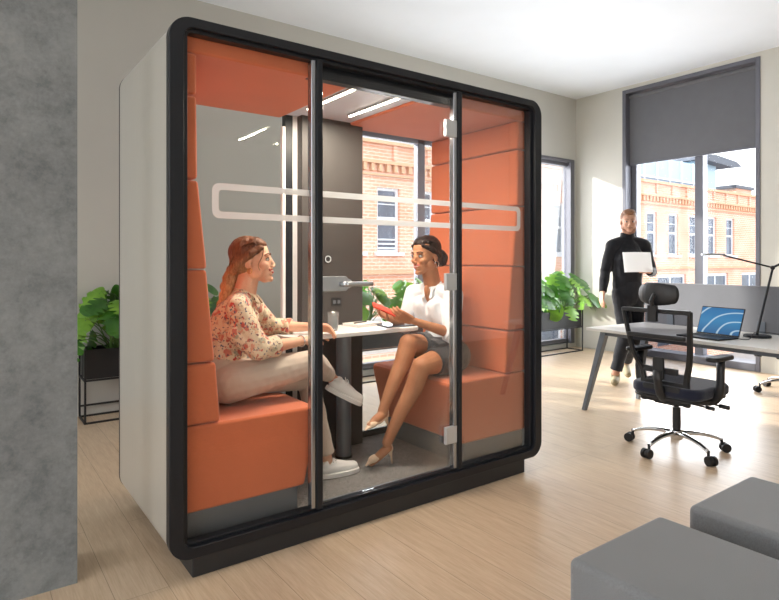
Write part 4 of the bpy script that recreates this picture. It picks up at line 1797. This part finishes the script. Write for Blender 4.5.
    tube(b, bezier([(-.08, 0, .345), (-.16, 0, .345), (-.22, 0, .38), (-.240, 0, .56)], 8), [.035, .035, .034, .034, .033, .032, .030, .028, .026], 12, flat=.55)
    obj('spine', b, 'dark_plastic', r, smooth=True, **lc_)
    # headrest
    b = B()
    x, z, hw = prof(1)
    box(b, x - .045, x - .016, -.030, .030, z - .075, z + .030)
    tube(b, [(x - .030, 0, z + .01), (x - .045, 0, z + .06), (x - .01, 0, z + .10)], .014, 10)
    obj('headrest_bracket', b, 'dark_plastic', r, bevel=.006, **lc_)
    b = B()
    for i in range(9):
        y = (i - 4) / 4.0
        ell(b, (x + .010 + .030 * y * y, y * .098, z + .100), (.024, .040, .078 * (1 - .16 * y * y)), None, 10)
    me = bpy.data.meshes.new('tmp')
    b.to_mesh(me)
    b.free()
    t_ = bpy.data.objects.new('tmp', me)
    COL.objects.link(t_)
    mm = t_.modifiers.new('r', 'REMESH')
    mm.mode = 'VOXEL'
    mm.voxel_size = .008
    ms = t_.modifiers.new('s', 'SMOOTH')
    ms.iterations = 6
    dg = bpy.context.evaluated_depsgraph_get()
    dg.update()
    me2 = bpy.data.meshes.new_from_object(t_.evaluated_get(dg))
    bpy.data.objects.remove(t_)
    obj('headrest', me2, 'dark_plastic', r, smooth=True, **lc_)
    # arms
    for s in (-1, 1):
        b = B()
        tube(b, bezier([(.04, s * .10, .352), (.04, s * .22, .350), (.02, s * .285, .37), (-.005, s * .285, .46), (.02, s * .275, .64)], 12), [.020] * 5 + [.022] * 4 + [.020] * 4, 12, flat=1.35)
        am = obj('armrest', b, 'dark_plastic', r, smooth=True, **lc_)
        b = B()
        prism(b, rrect(-.115, .135, s * .275 - .042, s * .275 + .042, .036, 6), .640, .668, 'z')
        obj('arm_pad', b, 'rubber', am, bevel=.010, segs=3, **lc_)
    return r


def copy_tree(o, parent=None):
    c = o.copy()
    COL.objects.link(c)
    if parent:
        c.parent = parent
    for ch_ in list(o.children):
        copy_tree(ch_, c)
    return c


oc = task_chair('black mesh office chair with headrest standing in front of the desk')
oc2 = copy_tree(oc)
oc.location = (3.22, -.325, 0)
oc.rotation_euler = (0, 0, math.radians(-1))
oc2['label'] = 'office chair beyond the desk, only its wheeled base in view'
oc2.location = (5.78, -.11, 0)
oc2.rotation_euler = (0, 0, math.radians(176))


# ------------------------------------------------------------------ planters and monstera plants
def planter(x0, x1, y0, y1, label):
    r = thing('planter_stand', label, 'planter', ((x0 + x1) / 2, (y0 + y1) / 2, 0), 0, 'black planters along the back wall')
    z0, z1 = .345, .575
    t_ = .012
    b = B()
    box(b, x0, x1, y0, y0 + t_, z0, z1)
    box(b, x0, x1, y1 - t_, y1, z0, z1)
    box(b, x0, x0 + t_, y0 + t_, y1 - t_, z0, z1)
    box(b, x1 - t_, x1, y0 + t_, y1 - t_, z0, z1)
    box(b, x0 + t_, x1 - t_, y0 + t_, y1 - t_, z0, z0 + t_)
    obj('trough', b, 'planter_metal', r)
    b = B()
    g = 10
    vs = [[b.verts.new((x0 + t_ + (x1 - x0 - 2 * t_) * i / 24, y0 + t_ + (y1 - y0 - 2 * t_) * j / 6, z1 - .035 + random.uniform(-.008, .008))) for j in range(7)] for i in range(25)]
    for i in range(24):
        for j in range(6):
            b.faces.new([vs[i][j], vs[i + 1][j], vs[i + 1][j + 1], vs[i][j + 1]])
    obj('soil', b, 'soil', r)
    b = B()
    q = .014
    e = .003
    for x in (x0 - q - e, x1 + e):
        for y in (y0 - q - e, y1 + e):
            box(b, x, x + q, y, y + q, 0, z1)
    for zz in (0.0, .085, z0 - q - .001):
        if zz == .085:
            box(b, x0 - e, x1 + e, y1 + e, y1 + e + q, zz, zz + q)
            continue
        for y in (y0 - q - e, y1 + e):
            box(b, x0 - e, x1 + e, y, y + q, zz, zz + q)
        for x in (x0 - q - e, x1 + e):
            box(b, x, x + q, y0 - e, y1 + e, zz, zz + q)
    obj('frame', b, 'planter_metal', r)
    return r


def monstera_leaf(bm, base, tip_dir, up, size, notch=True, droop=.35):
    """heart-shaped split leaf starting at base and pointing along tip_dir"""
    x = Vector(tip_dir).normalized()
    z = Vector(up)
    z = (z - x * z.dot(x)).normalized()
    y = z.cross(x)
    n = 22
    rows = []
    for s in (-1, 1):
        edge = []
        for i in range(n + 1):
            t = i / n
            # outline of one half, from the lobe at the stalk to the tip
            a = PI * (1.08 - t * 1.08)
            lx = .44 + .56 * math.cos(a) * (1.0 if t > .3 else 1.0)
            wy = .50 * math.sin(max(0.0, min(PI, a))) ** .72 if t > 0.07 else .50 * math.sin(.93 * PI) ** .72 * (t / .07)
            w = wy
            if notch and .12 < t < .86:
                ph = (t - .12) / .74 * 4.5
                fr = ph - int(ph)
                if fr > .62:
                    w = wy * .42
            edge.append((lx, s * w))
        rows.append(edge)
    for edge in rows:
        mids = []
        outs = []
        for (lx, w) in edge:
            mx = max(.0, min(1.0, lx * .92 + .03))
            def P(u, v):
                d = u * u * droop + abs(v) * abs(v) * .55 - abs(v) * .10
                return Vector(base) + (x * u + y * v - z * d) * size
            mids.append(bm.verts.new(P(mx, 0)))
            hw = bm.verts.new(P((mx + lx) / 2, w * .5))
            ow = bm.verts.new(P(lx, w))
            outs.append((hw, ow))
        for i in range(len(edge) - 1):
            bm.faces.new([mids[i], mids[i + 1], outs[i + 1][0], outs[i][0]])
            bm.faces.new([outs[i][0], outs[i + 1][0], outs[i + 1][1], outs[i][1]])


def monstera(cx, cy, seed, label, n=36, spread=.30, height=.46, zb=.55, sz=.165, group='leafy plants in the black planters', lean=(0, -.1)):
    rnd = random.Random(seed)
    r = thing('monstera_plant', label, 'plant', (cx, cy, zb), 0, group)
    st, dk_, lt = B(), B(), B()
    for i in range(n):
        a = 2 * PI * i / n * 2.6 + rnd.uniform(-.4, .4)
        q = (i + .5) / n
        rr = spread * (.35 + .75 * q) * rnd.uniform(.8, 1.1)
        hh = height * (1.02 - .85 * q ** 1.4) * rnd.uniform(.85, 1.1)
        base = Vector((cx + rnd.uniform(-.05, .05), cy + rnd.uniform(-.03, .03), zb - .02))
        top = Vector((cx + rr * math.cos(a) + lean[0] * q, cy + rr * .62 * math.sin(a) + lean[1] * q, zb + max(.04, hh)))
        mid = base.lerp(top, .5) + Vector((0, 0, .12))
        tube(st, bezier([base, mid, top], 7), .0045, 6)
        out = Vector((math.cos(a) * .8 + rnd.uniform(-.3, .3), math.sin(a) * .8 - .35, -.35 - .5 * q))
        up = Vector((math.cos(a) * .35, math.sin(a) * .35 - .75, .85))
        s = sz * rnd.uniform(.75, 1.2)
        monstera_leaf(dk_ if rnd.random() < .72 else lt, top - out.normalized() * s * .12, out, up, s, rnd.random() < .7, rnd.uniform(.15, .5))
    obj('stems', st, 'stem', r, smooth=True)
    obj('leaves', dk_, 'leaf', r, smooth=True)
    obj('young_leaves', lt, 'leaf_light', r, smooth=True)
    return r


planter(.13, 1.35, 2.71, 2.95, 'black metal trough planter on a thin frame left of the booth')
planter(2.55, 3.75, 2.70, 2.94, 'black metal trough planter seen through the right rear pane of the booth')
planter(5.15, 6.40, 2.70, 2.94, 'black metal trough planter at the window right of the booth')
monstera(.36, 2.80, 3, 'leafy green split-leaf plant in the planter left of the booth')
monstera(1.02, 2.84, 5, 'leafy plant glimpsed behind the woman in the floral blouse')
monstera(2.80, 2.80, 8, 'leafy plant seen through the booth beside the rear panel')
monstera(3.42, 2.82, 11, 'leafy plant seen through the booth behind the woman in the white shirt')
monstera(5.50, 2.80, 14, 'leafy plant at the window, half hidden by the booth frame')
monstera(6.16, 2.80, 21, 'bushy split-leaf plant in the planter near the walking man', n=44, spread=.40, height=.50, sz=.21, lean=(.02, -.18))
